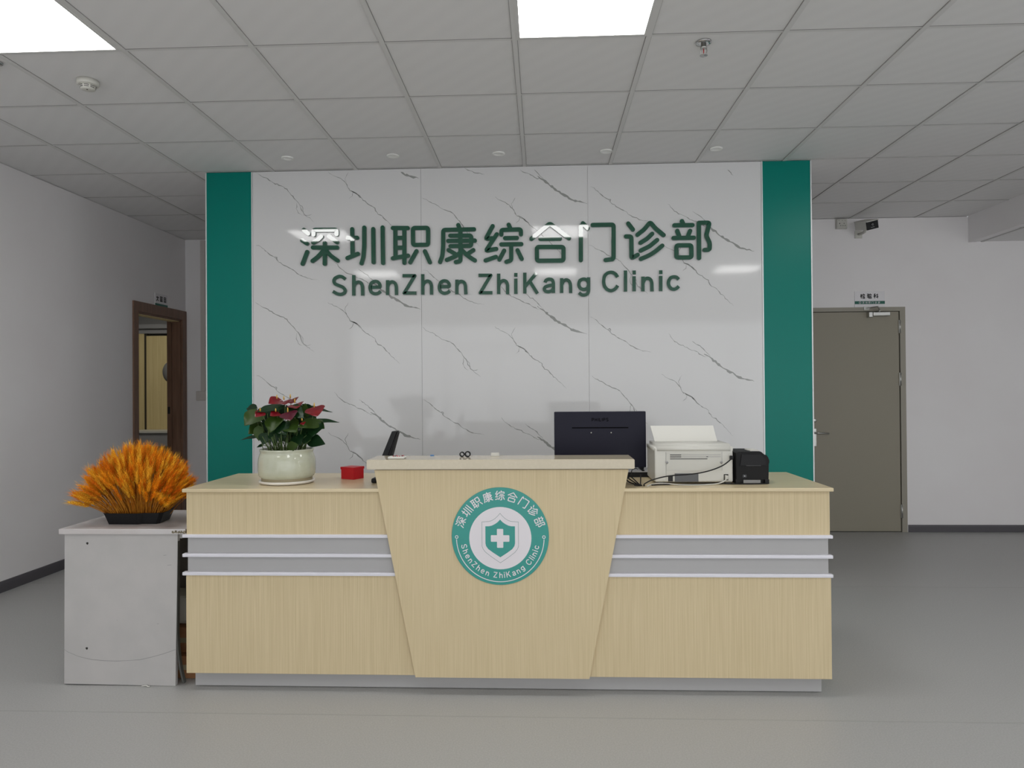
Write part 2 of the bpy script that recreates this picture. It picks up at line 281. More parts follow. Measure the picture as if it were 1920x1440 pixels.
D = {"zh":[[[[-1416,2500],[-1384,2473]],[[-1428,2425],[-1394,2402]],[[-1393,2342],[-1426,2258]],[[-1346,2465],[-1346,2498],[-1180,2497],[-1180,2465]],[[-1291,2451],[-1315,2427],[-1348,2408]],[[-1234,2452],[-1207,2429],[-1178,2408]],[[-1351,2373],[-1177,2370]],[[-1265,2404],[-1266,2255]],[[-1272,2355],[-1297,2325],[-1324,2299],[-1354,2277]],[[-1259,2355],[-1233,2322],[-1204,2298],[-1174,2277]]],[[[-1099,2438],[-1033,2437]],[[-1068,2499],[-1066,2314]],[[-1103,2294],[-1028,2323]],[[-981,2508],[-982,2377],[-988,2302],[-1002,2255]],[[-917,2497],[-916,2261]],[[-850,2507],[-848,2255]]],[[[-777,2502],[-671,2500]],[[-759,2501],[-759,2291]],[[-695,2500],[-696,2254]],[[-759,2431],[-695,2431]],[[-760,2362],[-696,2361]],[[-778,2287],[-727,2296],[-669,2304]],[[-579,2499],[-525,2499],[-526,2379],[-633,2379],[-633,2500],[-579,2499]],[[-609,2335],[-654,2257]],[[-549,2333],[-514,2255]]],[[[-311,2515],[-302,2489]],[[-200,2483],[-418,2482],[-419,2367],[-425,2300],[-442,2256]],[[-297,2462],[-297,2306],[-297,2259],[-330,2254]],[[-368,2441],[-219,2439],[-221,2366],[-367,2367]],[[-383,2404],[-195,2403]],[[-381,2339],[-335,2312]],[[-303,2317],[-337,2292],[-394,2270]],[[-206,2336],[-244,2311]],[[-288,2339],[-255,2305],[-225,2282],[-195,2263]]],[[[-68,2503],[-118,2414],[-72,2418]],[[-40,2445],[-117,2330],[-44,2342]],[[-119,2262],[-47,2286]],[[45,2511],[58,2482]],[[-7,2443],[-7,2475],[130,2477],[131,2442]],[[19,2417],[102,2417]],[[-8,2373],[133,2373]],[[62,2371],[61,2259],[27,2250]],[[12,2329],[-22,2267]],[[106,2330],[135,2269]]],[[[204,2409],[334,2515],[468,2409]],[[267,2408],[404,2407]],[[335,2350],[429,2348],[428,2253],[242,2254],[242,2351],[335,2350]]],[[[565,2512],[599,2477]],[[551,2494],[549,2254]],[[633,2499],[779,2499],[777,2258],[722,2252]]],[[[881,2505],[913,2462]],[[865,2415],[902,2414],[902,2261],[944,2285]],[[944,2425],[993,2463],[1033,2512],[1070,2467],[1125,2420]],[[965,2369],[1011,2396],[1046,2430]],[[966,2314],[1029,2344],[1080,2386]],[[967,2256],[1028,2282],[1072,2310],[1115,2346]]],[[[1253,2515],[1263,2491]],[[1201,2487],[1325,2486]],[[1220,2448],[1233,2411]],[[1308,2446],[1293,2410]],[[1194,2398],[1333,2398]],[[1266,2346],[1316,2346],[1316,2261],[1212,2262],[1213,2347],[1266,2346]],[[1369,2501],[1368,2256]],[[1369,2501],[1442,2501],[1419,2411],[1443,2359],[1441,2312],[1407,2312]]]],"la":[["S",[[[-1119,2144],[-1141,2162],[-1166,2166],[-1194,2153],[-1204,2134],[-1196,2113],[-1167,2100],[-1136,2088],[-1120,2067],[-1125,2047],[-1150,2035],[-1178,2040],[-1209,2059]]]],["h",[[[-1059,2172],[-1060,2027]],[[-1060,2087],[-1050,2113],[-1027,2125],[-1005,2116],[-997,2092],[-996,2026]]]],["e",[[[-936,2084],[-871,2084],[-873,2106],[-888,2124],[-911,2127],[-934,2116],[-945,2083],[-936,2050],[-911,2036],[-883,2041],[-867,2056]]]],["n",[[[-817,2133],[-818,2028]],[[-818,2086],[-808,2111],[-785,2123],[-763,2112],[-755,2089],[-754,2027]]]],["Z",[[[-710,2163],[-623,2162],[-699,2040],[-612,2039]]]],["h",[[[-566,2172],[-567,2027]],[[-567,2087],[-557,2112],[-535,2125],[-513,2116],[-504,2092],[-504,2026]]]],["e",[[[-442,2082],[-377,2081],[-379,2103],[-394,2120],[-418,2124],[-440,2113],[-451,2080],[-442,2047],[-417,2033],[-389,2038],[-374,2053]]]],["n",[[[-324,2130],[-325,2026]],[[-325,2083],[-315,2108],[-293,2120],[-271,2109],[-263,2086],[-261,2025]]]],["Z",[[[-170,2158],[-84,2157],[-159,2035],[-73,2034]]]],["h",[[[-28,2168],[-29,2024]],[[-28,2083],[-18,2108],[4,2121],[26,2112],[34,2089],[34,2023]]]],["i",[[[93,2171],[92,2144]],[[92,2131],[92,2024]]]],["K",[[[156,2172],[155,2026]],[[159,2076],[239,2170]],[[191,2109],[244,2024]]]],["a",[[[297,2101],[304,2118],[325,2125],[348,2120],[356,2100],[356,2027]],[[356,2083],[327,2080],[299,2071],[290,2055],[299,2039],[320,2035],[345,2042],[356,2061]]]],["n",[[[414,2130],[413,2026]],[[414,2083],[424,2108],[446,2120],[467,2109],[475,2086],[476,2025]]]],["g",[[[602,2085],[596,2111],[570,2124],[542,2114],[531,2085],[541,2057],[569,2046],[595,2057],[602,2085]],[[602,2133],[601,2039],[596,2020],[578,2009],[555,2009],[534,2026]]]],["C",[[[804,2131],[792,2152],[775,2164],[756,2167],[730,2160],[712,2139],[705,2102],[712,2069],[729,2046],[755,2036],[778,2042],[795,2058],[804,2073]]]],["l",[[[859,2177],[858,2030]]]],["i",[[[919,2176],[919,2149]],[[918,2136],[918,2031]]]],["n",[[[980,2133],[979,2030]],[[980,2087],[990,2112],[1011,2123],[1033,2113],[1041,2090],[1042,2029]]]],["i",[[[1103,2175],[1103,2149]],[[1103,2136],[1102,2030]]]],["c",[[[1227,2109],[1214,2125],[1195,2129],[1173,2124],[1160,2107],[1155,2085],[1160,2062],[1175,2045],[1194,2040],[1213,2047],[1227,2062]]]]],"LN":{"S":[[[96,115],[75,133],[50,136],[23,123],[14,104],[22,84],[50,72],[80,60],[96,39],[91,20],[66,8],[39,12],[9,31]]],"h":[[[12,143],[12,0]],[[12,59],[22,84],[44,97],[65,88],[73,65],[75,0]]],"e":[[[20,57],[84,57],[82,78],[66,96],[44,98],[22,88],[11,55],[20,22],[45,9],[72,14],[87,29]]],"n":[[[12,103],[12,0]],[[12,57],[22,82],[44,94],[65,84],[73,61],[75,0]]],"Z":[[[1,132],[87,132],[13,11],[98,11]]],"i":[[[11,146],[11,119]],[[11,106],[11,0]]],"K":[[[12,145],[12,0]],[[15,50],[94,145]],[[47,84],[100,0]]],"a":[[[18,73],[25,90],[46,97],[69,92],[77,73],[77,0]],[[77,56],[48,52],[20,43],[11,27],[20,11],[41,7],[67,15],[77,34]]],"g":[[[82,62],[76,87],[49,100],[21,90],[11,61],[21,33],[49,22],[75,33],[82,62]],[[82,109],[82,15],[76,-4],[58,-15],[35,-15],[14,1]]],"C":[[[112,101],[100,121],[82,133],[63,136],[37,128],[19,107],[12,70],[19,37],[37,14],[63,5],[86,11],[103,27],[112,42]]],"l":[[[11,147],[11,0]]],"c":[[[84,81],[71,97],[52,101],[29,96],[16,79],[12,56],[17,33],[33,16],[52,12],[71,19],[84,34]]]},"veins":[[[5.2,[[-1768,2921],[-1723,2891],[-1678,2872],[-1640,2844],[-1602,2826],[-1565,2813],[-1542,2798],[-1520,2768],[-1498,2745],[-1475,2715],[-1450,2685],[-1438,2647],[-1416,2614],[-1393,2594],[-1345,2559]]],[3.2,[[-1468,2700],[-1474,2655],[-1461,2625],[-1431,2606]]],[2.8,[[-1423,2614],[-1393,2605],[-1363,2613]]],[2.8,[[-1450,2685],[-1426,2659],[-1423,2614]]],[5.2,[[-1773,1987],[-1727,1957],[-1682,1938],[-1645,1911],[-1607,1893],[-1570,1881],[-1547,1866],[-1525,1836],[-1502,1813],[-1480,1783],[-1455,1754],[-1443,1716],[-1421,1684],[-1398,1664],[-1351,1630]]],[3.2,[[-1473,1769],[-1479,1724],[-1466,1694],[-1436,1675]]],[2.8,[[-1428,1684],[-1398,1674],[-1368,1683]]],[2.8,[[-1455,1754],[-1431,1728],[-1428,1684]]],[5.2,[[-1777,1055],[-1732,1026],[-1687,1008],[-1650,981],[-1612,963],[-1575,951],[-1552,936],[-1530,906],[-1507,884],[-1485,855],[-1460,825],[-1448,788],[-1426,755],[-1403,736],[-1356,702]]],[5.2,[[-1241,2913],[-1204,2887],[-1167,2872],[-1137,2852],[-1107,2819],[-1085,2777],[-1070,2771],[-1026,2746],[-1009,2731],[-992,2706],[-944,2671],[-907,2649],[-903,2630],[-885,2605],[-855,2592],[-829,2562],[-774,2510],[-730,2465]]],[2.8,[[-1096,2907],[-1122,2861],[-1107,2816]]],[3.0,[[-1063,2766],[-1069,2737],[-1093,2718]]],[6.4,[[-1078,2774],[-1041,2758],[-1003,2721]]],[5.2,[[-1247,1983],[-1210,1958],[-1172,1943],[-1142,1923],[-1113,1890],[-1091,1849],[-1076,1842],[-1031,1818],[-1015,1803],[-997,1778],[-950,1744],[-913,1723],[-908,1703],[-891,1678],[-861,1666],[-835,1636],[-780,1584],[-736,1540]]],[2.8,[[-1102,1979],[-1128,1932],[-1113,1887]]],[3.0,[[-1068,1838],[-1075,1808],[-1099,1790]]],[6.4,[[-1083,1845],[-1046,1830],[-1009,1793]]],[5.2,[[-1252,1056],[-1215,1031],[-1178,1016],[-1148,996],[-1118,964],[-1096,922],[-1081,917],[-1037,893],[-1021,878],[-1003,853],[-955,819],[-918,798],[-914,779],[-896,754],[-867,742],[-840,713],[-786,661],[-742,617]]],[2.8,[[-1107,1052],[-1133,1005],[-1118,961]]],[3.0,[[-1074,912],[-1080,883],[-1104,864]]],[6.4,[[-1089,920],[-1052,905],[-1015,868]]],[5.2,[[-1786,2404],[-1748,2397],[-1710,2370],[-1665,2327],[-1628,2306],[-1605,2276],[-1560,2249],[-1500,2218],[-1470,2191],[-1440,2176],[-1396,2157],[-1321,2144]]],[4.8,[[-1635,2316],[-1617,2309],[-1620,2287]]],[5.2,[[-1790,1471],[-1753,1464],[-1715,1437],[-1670,1396],[-1633,1375],[-1610,1345],[-1565,1318],[-1505,1288],[-1475,1261],[-1446,1246],[-1401,1228],[-1326,1216]]],[4.8,[[-1640,1385],[-1622,1377],[-1625,1355]]],[14.4,[[-934,3052],[-890,3026],[-845,2985],[-794,2946],[-720,2904],[-690,2881],[-646,2869],[-579,2850]]],[4.8,[[-1200,2273],[-1163,2228],[-1126,2198],[-1066,2175],[-1029,2152],[-1000,2144],[-962,2119],[-940,2106],[-896,2109]]],[4.8,[[-1029,2218],[-999,2196],[-962,2173],[-933,2143],[-896,2106]]],[14.4,[[-940,2124],[-896,2098],[-851,2058],[-800,2019],[-726,1978],[-696,1956],[-652,1943],[-585,1925]]],[4.8,[[-1206,1345],[-1169,1300],[-1131,1270],[-1072,1248],[-1035,1226],[-1005,1218],[-968,1193],[-946,1181],[-901,1184]]],[4.8,[[-1034,1292],[-1005,1270],[-968,1247],[-938,1218],[-901,1181]]],[14.4,[[-946,1199],[-901,1173],[-857,1133],[-805,1095],[-732,1055],[-702,1033],[-658,1021],[-591,1003]]]],[[5.2,[[-568,2721],[-524,2691],[-480,2672],[-443,2645],[-406,2627],[-369,2614],[-347,2599],[-325,2569],[-304,2547],[-282,2517],[-257,2487],[-245,2451],[-223,2418],[-202,2398],[-155,2364]]],[3.2,[[-274,2502],[-281,2458],[-268,2429],[-238,2409]]],[2.8,[[-231,2418],[-201,2409],[-172,2417]]],[2.8,[[-257,2487],[-233,2462],[-231,2418]]],[5.2,[[-574,1797],[-530,1767],[-486,1749],[-449,1722],[-413,1704],[-376,1692],[-354,1677],[-332,1648],[-310,1625],[-288,1596],[-263,1566],[-252,1530],[-230,1497],[-208,1478],[-161,1444]]],[3.2,[[-281,1581],[-287,1537],[-274,1508],[-245,1489]]],[2.8,[[-237,1497],[-208,1488],[-179,1497]]],[2.8,[[-263,1566],[-240,1541],[-237,1497]]],[5.2,[[-52,2714],[-16,2689],[21,2673],[50,2654],[79,2621],[100,2579],[115,2573],[159,2549],[175,2534],[192,2509],[238,2475],[275,2453],[279,2434],[296,2409],[325,2397],[351,2367],[405,2315],[448,2271]]],[2.8,[[90,2709],[64,2662],[79,2618]]],[3.0,[[122,2569],[116,2540],[93,2521]]],[6.4,[[108,2576],[144,2561],[180,2524]]],[5.2,[[-59,1794],[-23,1769],[14,1754],[43,1734],[72,1702],[94,1661],[108,1655],[152,1631],[168,1616],[185,1591],[231,1557],[268,1537],[272,1518],[289,1493],[318,1481],[344,1451],[397,1400],[441,1356]]],[2.8,[[83,1790],[58,1743],[72,1699]]],[3.0,[[115,1650],[109,1621],[86,1603]]],[6.4,[[101,1658],[137,1643],[173,1606]]],[5.2,[[-580,3134],[-543,3128],[-506,3100],[-462,3058],[-426,3036],[-404,3007],[-360,2979],[-301,2948],[-271,2921],[-242,2906],[-198,2887],[-125,2874]]],[5.2,[[-586,2209],[-549,2203],[-513,2175],[-469,2134],[-432,2113],[-410,2083],[-366,2056],[-307,2026],[-278,1999],[-249,1984],[-205,1966],[-131,1953]]],[4.8,[[-439,2123],[-422,2115],[-425,2093]]],[5.2,[[-592,1286],[-556,1280],[-519,1253],[-475,1212],[-438,1191],[-416,1162],[-372,1135],[-314,1105],[-284,1079],[-255,1064],[-211,1046],[-138,1034]]],[4.8,[[-445,1201],[-428,1194],[-431,1172]]],[4.8,[[-6,3001],[30,2956],[66,2926],[125,2903],[161,2880],[190,2872],[227,2847],[249,2834],[292,2836]]],[4.8,[[162,2946],[191,2923],[227,2901],[256,2871],[292,2833]]],[14.4,[[249,2852],[292,2826],[336,2786],[386,2747],[459,2706],[488,2683],[531,2671],[596,2652]]],[4.8,[[-13,2080],[23,2036],[60,2006],[118,1984],[154,1961],[183,1954],[220,1928],[241,1916],[285,1919]]],[4.8,[[155,2027],[184,2005],[220,1982],[249,1953],[285,1916]]],[14.4,[[242,1934],[285,1908],[328,1869],[379,1830],[451,1790],[480,1768],[524,1756],[589,1737]]],[4.8,[[-20,1162],[16,1118],[53,1089],[111,1067],[147,1045],[176,1037],[213,1012],[234,1001],[278,1003]]],[4.8,[[148,1110],[177,1088],[213,1066],[242,1037],[278,1000]]],[14.4,[[234,1018],[278,993],[321,954],[372,916],[444,876],[473,854],[516,842],[581,825]]]],[[5.2,[[618,3281],[661,3251],[704,3232],[740,3205],[776,3187],[812,3174],[834,3159],[855,3130],[877,3107],[898,3078],[922,3048],[934,3011],[955,2979],[977,2959],[1022,2925]]],[5.2,[[610,2365],[653,2335],[697,2317],[732,2290],[768,2272],[805,2260],[826,2245],[847,2215],[869,2193],[890,2164],[915,2135],[926,2098],[947,2066],[969,2047],[1014,2013]]],[3.2,[[897,2149],[891,2106],[904,2077],[933,2057]]],[2.8,[[940,2066],[969,2057],[998,2065]]],[2.8,[[915,2135],[937,2110],[940,2066]]],[5.2,[[602,1451],[646,1421],[689,1403],[725,1377],[761,1359],[797,1347],[818,1333],[840,1304],[861,1282],[882,1253],[907,1223],[918,1187],[939,1155],[961,1136],[1006,1103]]],[3.2,[[890,1238],[883,1195],[896,1166],[925,1147]]],[2.8,[[932,1155],[961,1146],[990,1155]]],[2.8,[[907,1223],[929,1199],[932,1155]]],[5.2,[[1123,3272],[1159,3246],[1195,3231],[1223,3211],[1252,3179],[1273,3137],[1287,3131],[1330,3107],[1346,3092],[1363,3067],[1408,3033],[1444,3012],[1448,2993],[1465,2968],[1493,2956],[1519,2926],[1571,2874],[1614,2830]]],[5.2,[[1115,2359],[1151,2334],[1187,2319],[1215,2300],[1244,2267],[1265,2227],[1279,2221],[1322,2197],[1337,2182],[1354,2157],[1400,2123],[1435,2103],[1439,2084],[1456,2059],[1485,2047],[1510,2018],[1562,1966],[1605,1923]]],[2.8,[[1254,2354],[1230,2308],[1244,2265]]],[3.0,[[1286,2216],[1280,2187],[1257,2169]]],[6.4,[[1272,2224],[1308,2209],[1343,2172]]],[5.2,[[1107,1449],[1143,1424],[1178,1410],[1207,1391],[1235,1359],[1256,1318],[1271,1312],[1313,1289],[1329,1274],[1346,1250],[1391,1216],[1427,1196],[1431,1177],[1448,1152],[1476,1141],[1502,1112],[1554,1061],[1596,1017]]],[2.8,[[1246,1445],[1221,1399],[1235,1356]]],[3.0,[[1278,1308],[1272,1279],[1249,1260]]],[6.4,[[1264,1315],[1299,1300],[1335,1264]]],[5.2,[[599,2773],[635,2767],[671,2740],[714,2698],[750,2677],[772,2647],[815,2620],[872,2590],[901,2564],[930,2549],[973,2530],[1045,2517]]],[4.8,[[743,2687],[760,2680],[757,2658]]],[5.2,[[591,1858],[627,1852],[663,1825],[707,1784],[742,1763],[764,1734],[807,1707],[864,1678],[893,1651],[922,1637],[965,1619],[1037,1606]]],[4.8,[[735,1774],[753,1766],[750,1744]]],[5.2,[[584,945],[620,939],[656,913],[699,872],[735,852],[756,823],[799,797],[857,767],[885,741],[914,727],[957,709],[1029,698]]],[4.8,[[1161,2643],[1196,2599],[1232,2569],[1289,2546],[1325,2524],[1353,2516],[1389,2491],[1410,2479],[1453,2481]]],[4.8,[[1325,2589],[1354,2567],[1389,2545],[1418,2515],[1453,2478]]],[14.4,[[1410,2496],[1453,2471],[1496,2431],[1545,2393],[1616,2353],[1644,2331],[1687,2318],[1751,2300]]],[4.8,[[1153,1733],[1188,1689],[1224,1660],[1281,1637],[1316,1615],[1345,1608],[1380,1583],[1402,1571],[1445,1574]]],[4.8,[[1317,1680],[1345,1658],[1381,1636],[1409,1607],[1445,1571]]],[14.4,[[1402,1588],[1445,1563],[1487,1524],[1537,1486],[1607,1447],[1636,1425],[1678,1413],[1742,1395]]]]],"leaves":[[[-0.982,-1.66,1.283],[-1.059,-1.74,1.259],0.049],[[-1.097,-1.62,1.245],[-1.142,-1.68,1.194],0.065],[[-1.089,-1.6,1.19],[-1.13,-1.66,1.151],0.049],[[-1.095,-1.62,1.135],[-1.197,-1.6,1.122],0.021],[[-0.98,-1.7,1.226],[-0.986,-1.76,1.164],0.055],[[-0.969,-1.68,1.204],[-0.965,-1.72,1.133],0.044],[[-0.924,-1.7,1.205],[-0.857,-1.78,1.167],0.052],[[-0.798,-1.66,1.205],[-0.855,-1.76,1.189],0.039],[[-0.805,-1.66,1.194],[-0.811,-1.7,1.14],0.055],[[-0.811,-1.62,1.211],[-0.708,-1.6,1.203],0.023],[[-0.813,-1.62,1.2],[-0.769,-1.64,1.173],0.031],[[-0.831,-1.66,1.122],[-0.748,-1.7,1.104],0.039],[[-0.87,-1.58,1.277],[-0.764,-1.52,1.248],0.026],[[-0.875,-1.62,1.235],[-0.868,-1.62,1.294],0.039],[[-0.913,-1.68,1.269],[-0.833,-1.75,1.23],0.044],[[-1.071,-1.64,1.096],[-1.09,-1.66,1.086],0.009],[[-0.962,-1.7,1.124],[-0.917,-1.74,1.143],0.018],[[-0.909,-1.73,1.092],[-0.85,-1.77,1.106],0.029],[[-1.051,-1.62,1.25],[-1.081,-1.6,1.187],0.068],[[-0.908,-1.64,1.234],[-0.913,-1.62,1.185],0.062],[[-1.031,-1.63,1.191],[-1.038,-1.64,1.136],0.042],[[-0.867,-1.62,1.233],[-0.857,-1.6,1.178],0.057],[[-0.964,-1.62,1.276],[-0.969,-1.6,1.222],0.062],[[-1.119,-1.6,1.268],[-1.179,-1.57,1.268],0.029],[[-0.831,-1.64,1.159],[-0.847,-1.68,1.13],0.034],[[-1.082,-1.66,1.177],[-1.071,-1.68,1.118],0.029],[[-0.939,-1.63,1.175],[-0.92,-1.64,1.122],0.052],[[-1.036,-1.68,1.147],[-1.042,-1.7,1.103],0.039],[[-0.885,-1.7,1.137],[-0.854,-1.73,1.1],0.039],[[-0.987,-1.69,1.152],[-0.99,-1.71,1.107],0.039],[[-0.845,-1.67,1.145],[-0.852,-1.69,1.104],0.036],[[-1.043,-1.6,1.152],[-1.05,-1.61,1.105],0.039],[[-0.967,-1.6,1.146],[-0.947,-1.61,1.099],0.039],[[-0.896,-1.6,1.146],[-0.903,-1.61,1.099],0.039],[[-1.065,-1.6,1.19],[-1.075,-1.61,1.14],0.044],[[-0.886,-1.66,1.171],[-0.856,-1.7,1.126],0.044],[[-0.944,-1.72,1.195],[-0.913,-1.76,1.151],0.044],[[-1.021,-1.6,1.26],[-1.032,-1.6,1.211],0.052],[[-0.889,-1.6,1.28],[-0.88,-1.58,1.231],0.052],[[-0.86,-1.6,1.2],[-0.874,-1.6,1.157],0.049]],"flowers":[[[-1.017,-1.62,1.302],0.057,0.2,0],[[-0.951,-1.66,1.298],0.047,0.2,0],[[-0.934,-1.62,1.304],0.057,0.25,0],[[-0.891,-1.68,1.282],0.06,0.3,0],[[-0.791,-1.7,1.255],0.07,0.7,1],[[-0.903,-1.74,1.236],0.062,0.5,2],[[-1.045,-1.74,1.245],0.039,0.6,1],[[-0.98,-1.72,1.244],0.039,0.4,0],[[-0.838,-1.74,1.202],0.02,0.5,1]]}
# ------------------------------------------------------------------ the setting
CZ = 2.925; XL = -3.41; YR = 1.76; YL = 2.19; XR = 6.6; YF = -7.6; LZ = 2.688
struct(B().box((-6.7, YF - .2, -.1), (XR + .2, 6.0, 0)).mk('floor', M['floor']), 'grey speckled vinyl floor', 'floor')
# faint welded seams of the vinyl belong to the floor
fs = B()
for y in (-2.05, -.09, -4.1): fs.box((XL + .05, y - .002, 0), (XR, y + .002, .0006))
fs.mk('seam_line', M['seamf'], bpy.data.objects['floor'])

def tiled_ceiling(name, x0, x1, y0, y1, z, label, holes=()):
    b = B().box((x0, y0, z + .004), (x1, y1, z + .1), 0)
    gx = -2.84
    i = math.ceil((x0 - gx) / .6)
    while gx + i * .6 < x1:                 # main runners, a little proud of the tiles
        x = gx + i * .6
        if x > x0 + .02:
            b.box((x - .0115, y0, z - .002), (x + .0115, y1, z + .005), 1)
            b.box((x - .0138, y0, z + .0025), (x - .0115, y1, z + .0042), 2).box((x + .0115, y0, z + .0025), (x + .0138, y1, z + .0042), 2)
        i += 1
    j = math.ceil((y0 + 1.81) / .6)
    while -1.81 + j * .6 < y1:              # cross seams
        y = -1.81 + j * .6
        if y > y0 + .02:
            b.box((x0, y - .008, z + .0022), (x1, y + .008, z + .0045), 1)
            b.box((x0, y - .0118, z + .0030), (x1, y - .008, z + .0042), 2)
        j += 1
    return struct(b.mk(name, [M['ceil'], M['bar'], M['seam']]), label, 'ceiling')
tiled_ceiling('ceiling', XL - .12, 4.235, YF, YL + .1, CZ, 'white tiled suspended ceiling over the reception hall')
tiled_ceiling('ceiling_right', 4.25, XR, YF, YR + .05, LZ, 'lower tiled ceiling beyond the step at the right')

# left wall with the doorway
DY0, DY1, DZ = 1.31, 2.10, 2.09
b = B().box((XL - .12, YF, 0), (XL, DY0, CZ)).box((XL - .12, DY0, DZ), (XL, DY1, CZ)).box((XL - .12, DY1, 0), (XL, YL + .12, CZ))
struct(b.mk('wall_left', M['wall']), 'white painted left wall with an open doorway', 'wall')
b = B().box((XL, YL, 0), (0, YL + .12, CZ))
struct(b.mk('wall_back', M['wall']), 'white back wall seen left of the green panel', 'wall')
b = B().box((-.12, YR + .12, 0), (0, YL, CZ))
b.box((0 - .12, YR, 0), (2.69, YR + .12, CZ)).box((2.69, YR, 2.09), (3.649, YR + .12, CZ)).box((3.649, YR, 0), (XR, YR + .12, CZ))
struct(b.mk('wall_back_right', M['wall']), 'white back wall around the taupe door', 'wall')
b = B()
WY = [(-5.2, -2.4)]  # unseen window opening, added in the right wall to let in side daylight
ys = [YF] + [v for p in WY for v in p] + [YR + .12]
for i in range(0, len(ys), 2): b.box((XR, ys[i], 0), (XR + .2, ys[i + 1], LZ + .2))
for a, c in WY: b.box((XR, a, 0), (XR + .2, c, .5)).box((XR, a, 2.55), (XR + .2, c, LZ + .2))
struct(b.mk('wall_right', M['wall']), 'white right wall with an unseen window opening added for daylight', 'wall')
ex0, ex1, ez1 = -3.2, 6.4, 2.55
b = B().box((XL - .12, YF - .2, 0), (ex0, YF, CZ)).box((ex1, YF - .2, 0), (XR + .2, YF, CZ)).box((ex0, YF - .2, ez1), (ex1, YF, CZ))
struct(b.mk('wall_front', M['wall']), 'white lintel over the glazed front behind the camera', 'wall')
b = B()
for x in (ex0, -1.47, .33, 3.6, ex1 - .04): b.box((x, YF - .12, 0), (x + .04, YF - .07, ez1))
for z in (0, ez1 - .05): b.box((ex0, YF - .12, z), (ex1, YF - .07, z + .05))
b.box((-1.47, YF - .12, 2.1), (.33, YF - .07, 2.14)).box((-.59, YF - .12, 0), (-.55, YF - .07, 2.1))
struct(b.mk('window_2', M['silver']), 'aluminium frame of the glazed front behind the camera', 'window')
for k, (a, c) in enumerate(WY):
    b = B()
    for y in (a, (a + c) / 2 - .025, c - .05): b.box((XR + .05, y, .5), (XR + .11, y + .05, 2.55))
    b.box((XR + .05, a, .5), (XR + .11, c, .55)).box((XR + .05, a, 2.5), (XR + .11, c, 2.55))
    struct(b.mk('window_%d' % (k + 1), M['silver']), 'unseen aluminium window frame added in the right wall for daylight', 'window')
# ceiling step at the right
b = B().box((4.235, YF, LZ - .003), (4.262, YR, CZ + .05)).prism([(4.262, LZ - .003), (4.30, LZ - .003), (4.285, LZ + .02), (4.262, LZ + .035)], 'y', YF, YR)
struct(b.mk('trim_1', M['wall']), 'white fascia where the ceiling steps down', 'trim')
# baseboards
bp = [(0, 0), (.012, 0), (.012, .055), (.007, .072), (0, .075)]
struct(B().prism([(XL + p, q) for p, q in bp], 'y', YF, DY0 - .075).mk('baseboard_left', M['base']), 'dark grey baseboard of the left wall', 'baseboard')
struct(B().prism([(YR - p, q * .88) for p, q in bp], 'x', 3.66, XR).mk('baseboard_right', M['base']), 'dark grey baseboard right of the taupe door', 'baseboard')
struct(B().prism([(YL - p, q) for p, q in bp], 'x', XL, -.1).mk('baseboard_back', M['base']), 'dark grey baseboard left of the green panel', 'baseboard')

# ------------------------------------------------------------------ accent wall with marble and green panels
aw = struct(B().box((-2.135, .012, 0), (2.146, .30, CZ)).mk('wall_middle', M['wall']), 'white marble accent wall between two green panels', 'wall')
px = [-1.7915, -.5777, .6012, 1.8035]
def PW(u, v, h): return (u / 1000, -h, v / 1000)
for k in range(3):
    x0, x1 = px[k] + .0008, px[k + 1] - .0008
    b = B().box((x0, 0, 0), (x1, .012, CZ - .001))
    for wd, pts in D['veins'][k]:
        pts = [p for p in pts if p[1] < 2922]
        if len(pts) < 2: continue
        fine = []
        for i in range(len(pts) - 1):
            a, c = Vector(pts[i]), Vector(pts[i + 1]); m = max(2, int((c - a).length / 14))
            for j in range(m):
                t = j / m; q = a + (c - a) * t
                if j or not i: q = q + Vector((R.uniform(-4, 4), R.uniform(-4, 4)))
                fine.append(q)
        fine.append(Vector(pts[-1])); fine = [p for p in fine if x0 * 1000 + 2 < p.x < x1 * 1000 - 2]
        if len(fine) < 2: continue
        n = len(fine); ws = []
        for i in range(n):
            t = i / (n - 1); ws.append(wd * 1.1 * (.35 + R.random() * .95) * min(1, .25 + 4 * t, .12 + 4 * (1 - t)))
        b.stroke(fine, wd, PW, .0004, cap=False, sides=False, widths=ws, mi=1)
    b.mk('marble_panel', [M['marble'], M['vein']], aw)
for x0, x1 in ((-2.127, -1.800), (1.812, 2.138)):
    B().box((x0, -.001, 0), (x1, .012, CZ - .001)).mk('green_panel', M['green'], aw)
for x0, x1 in ((-2.135, -2.127), (-1.800, -1.7915), (1.8035, 1.812), (2.138, 2.146)):
    B().box((x0, -.004, 0), (x1, .012, CZ - .001)).mk('edge_strip', M['silver'], aw)

# ------------------------------------------------------------------ lettering
def PS(u, v, h): return (u / 1000, -h, v / 1000)
zh = thing('wall_lettering', 'large green Chinese characters, the upper line on the marble wall', 'sign', (0, 0, 2.38))
for g in D['zh']:
    b = B()
    for i, st in enumerate(g): b.stroke(st, 30, PS, .016, lift=i * .00012, fil=16)
    b.mk('character', M['letter'], zh)
la = thing('wall_lettering', 'green Latin letters ShenZhen ZhiKang Clinic under the Chinese characters', 'sign', (0, 0, 2.1))
for ch, g in D['la']:
    b = B()
    for i, st in enumerate(g):
        curvy = ch in 'SCceag' and len(st) > 4
        b.stroke(st, 23.5, PS, .014, lift=i * .00012, cap=False, fil=40 if curvy or ch in 'hn' else .5)
    b.mk('letter', M['letter'], la)

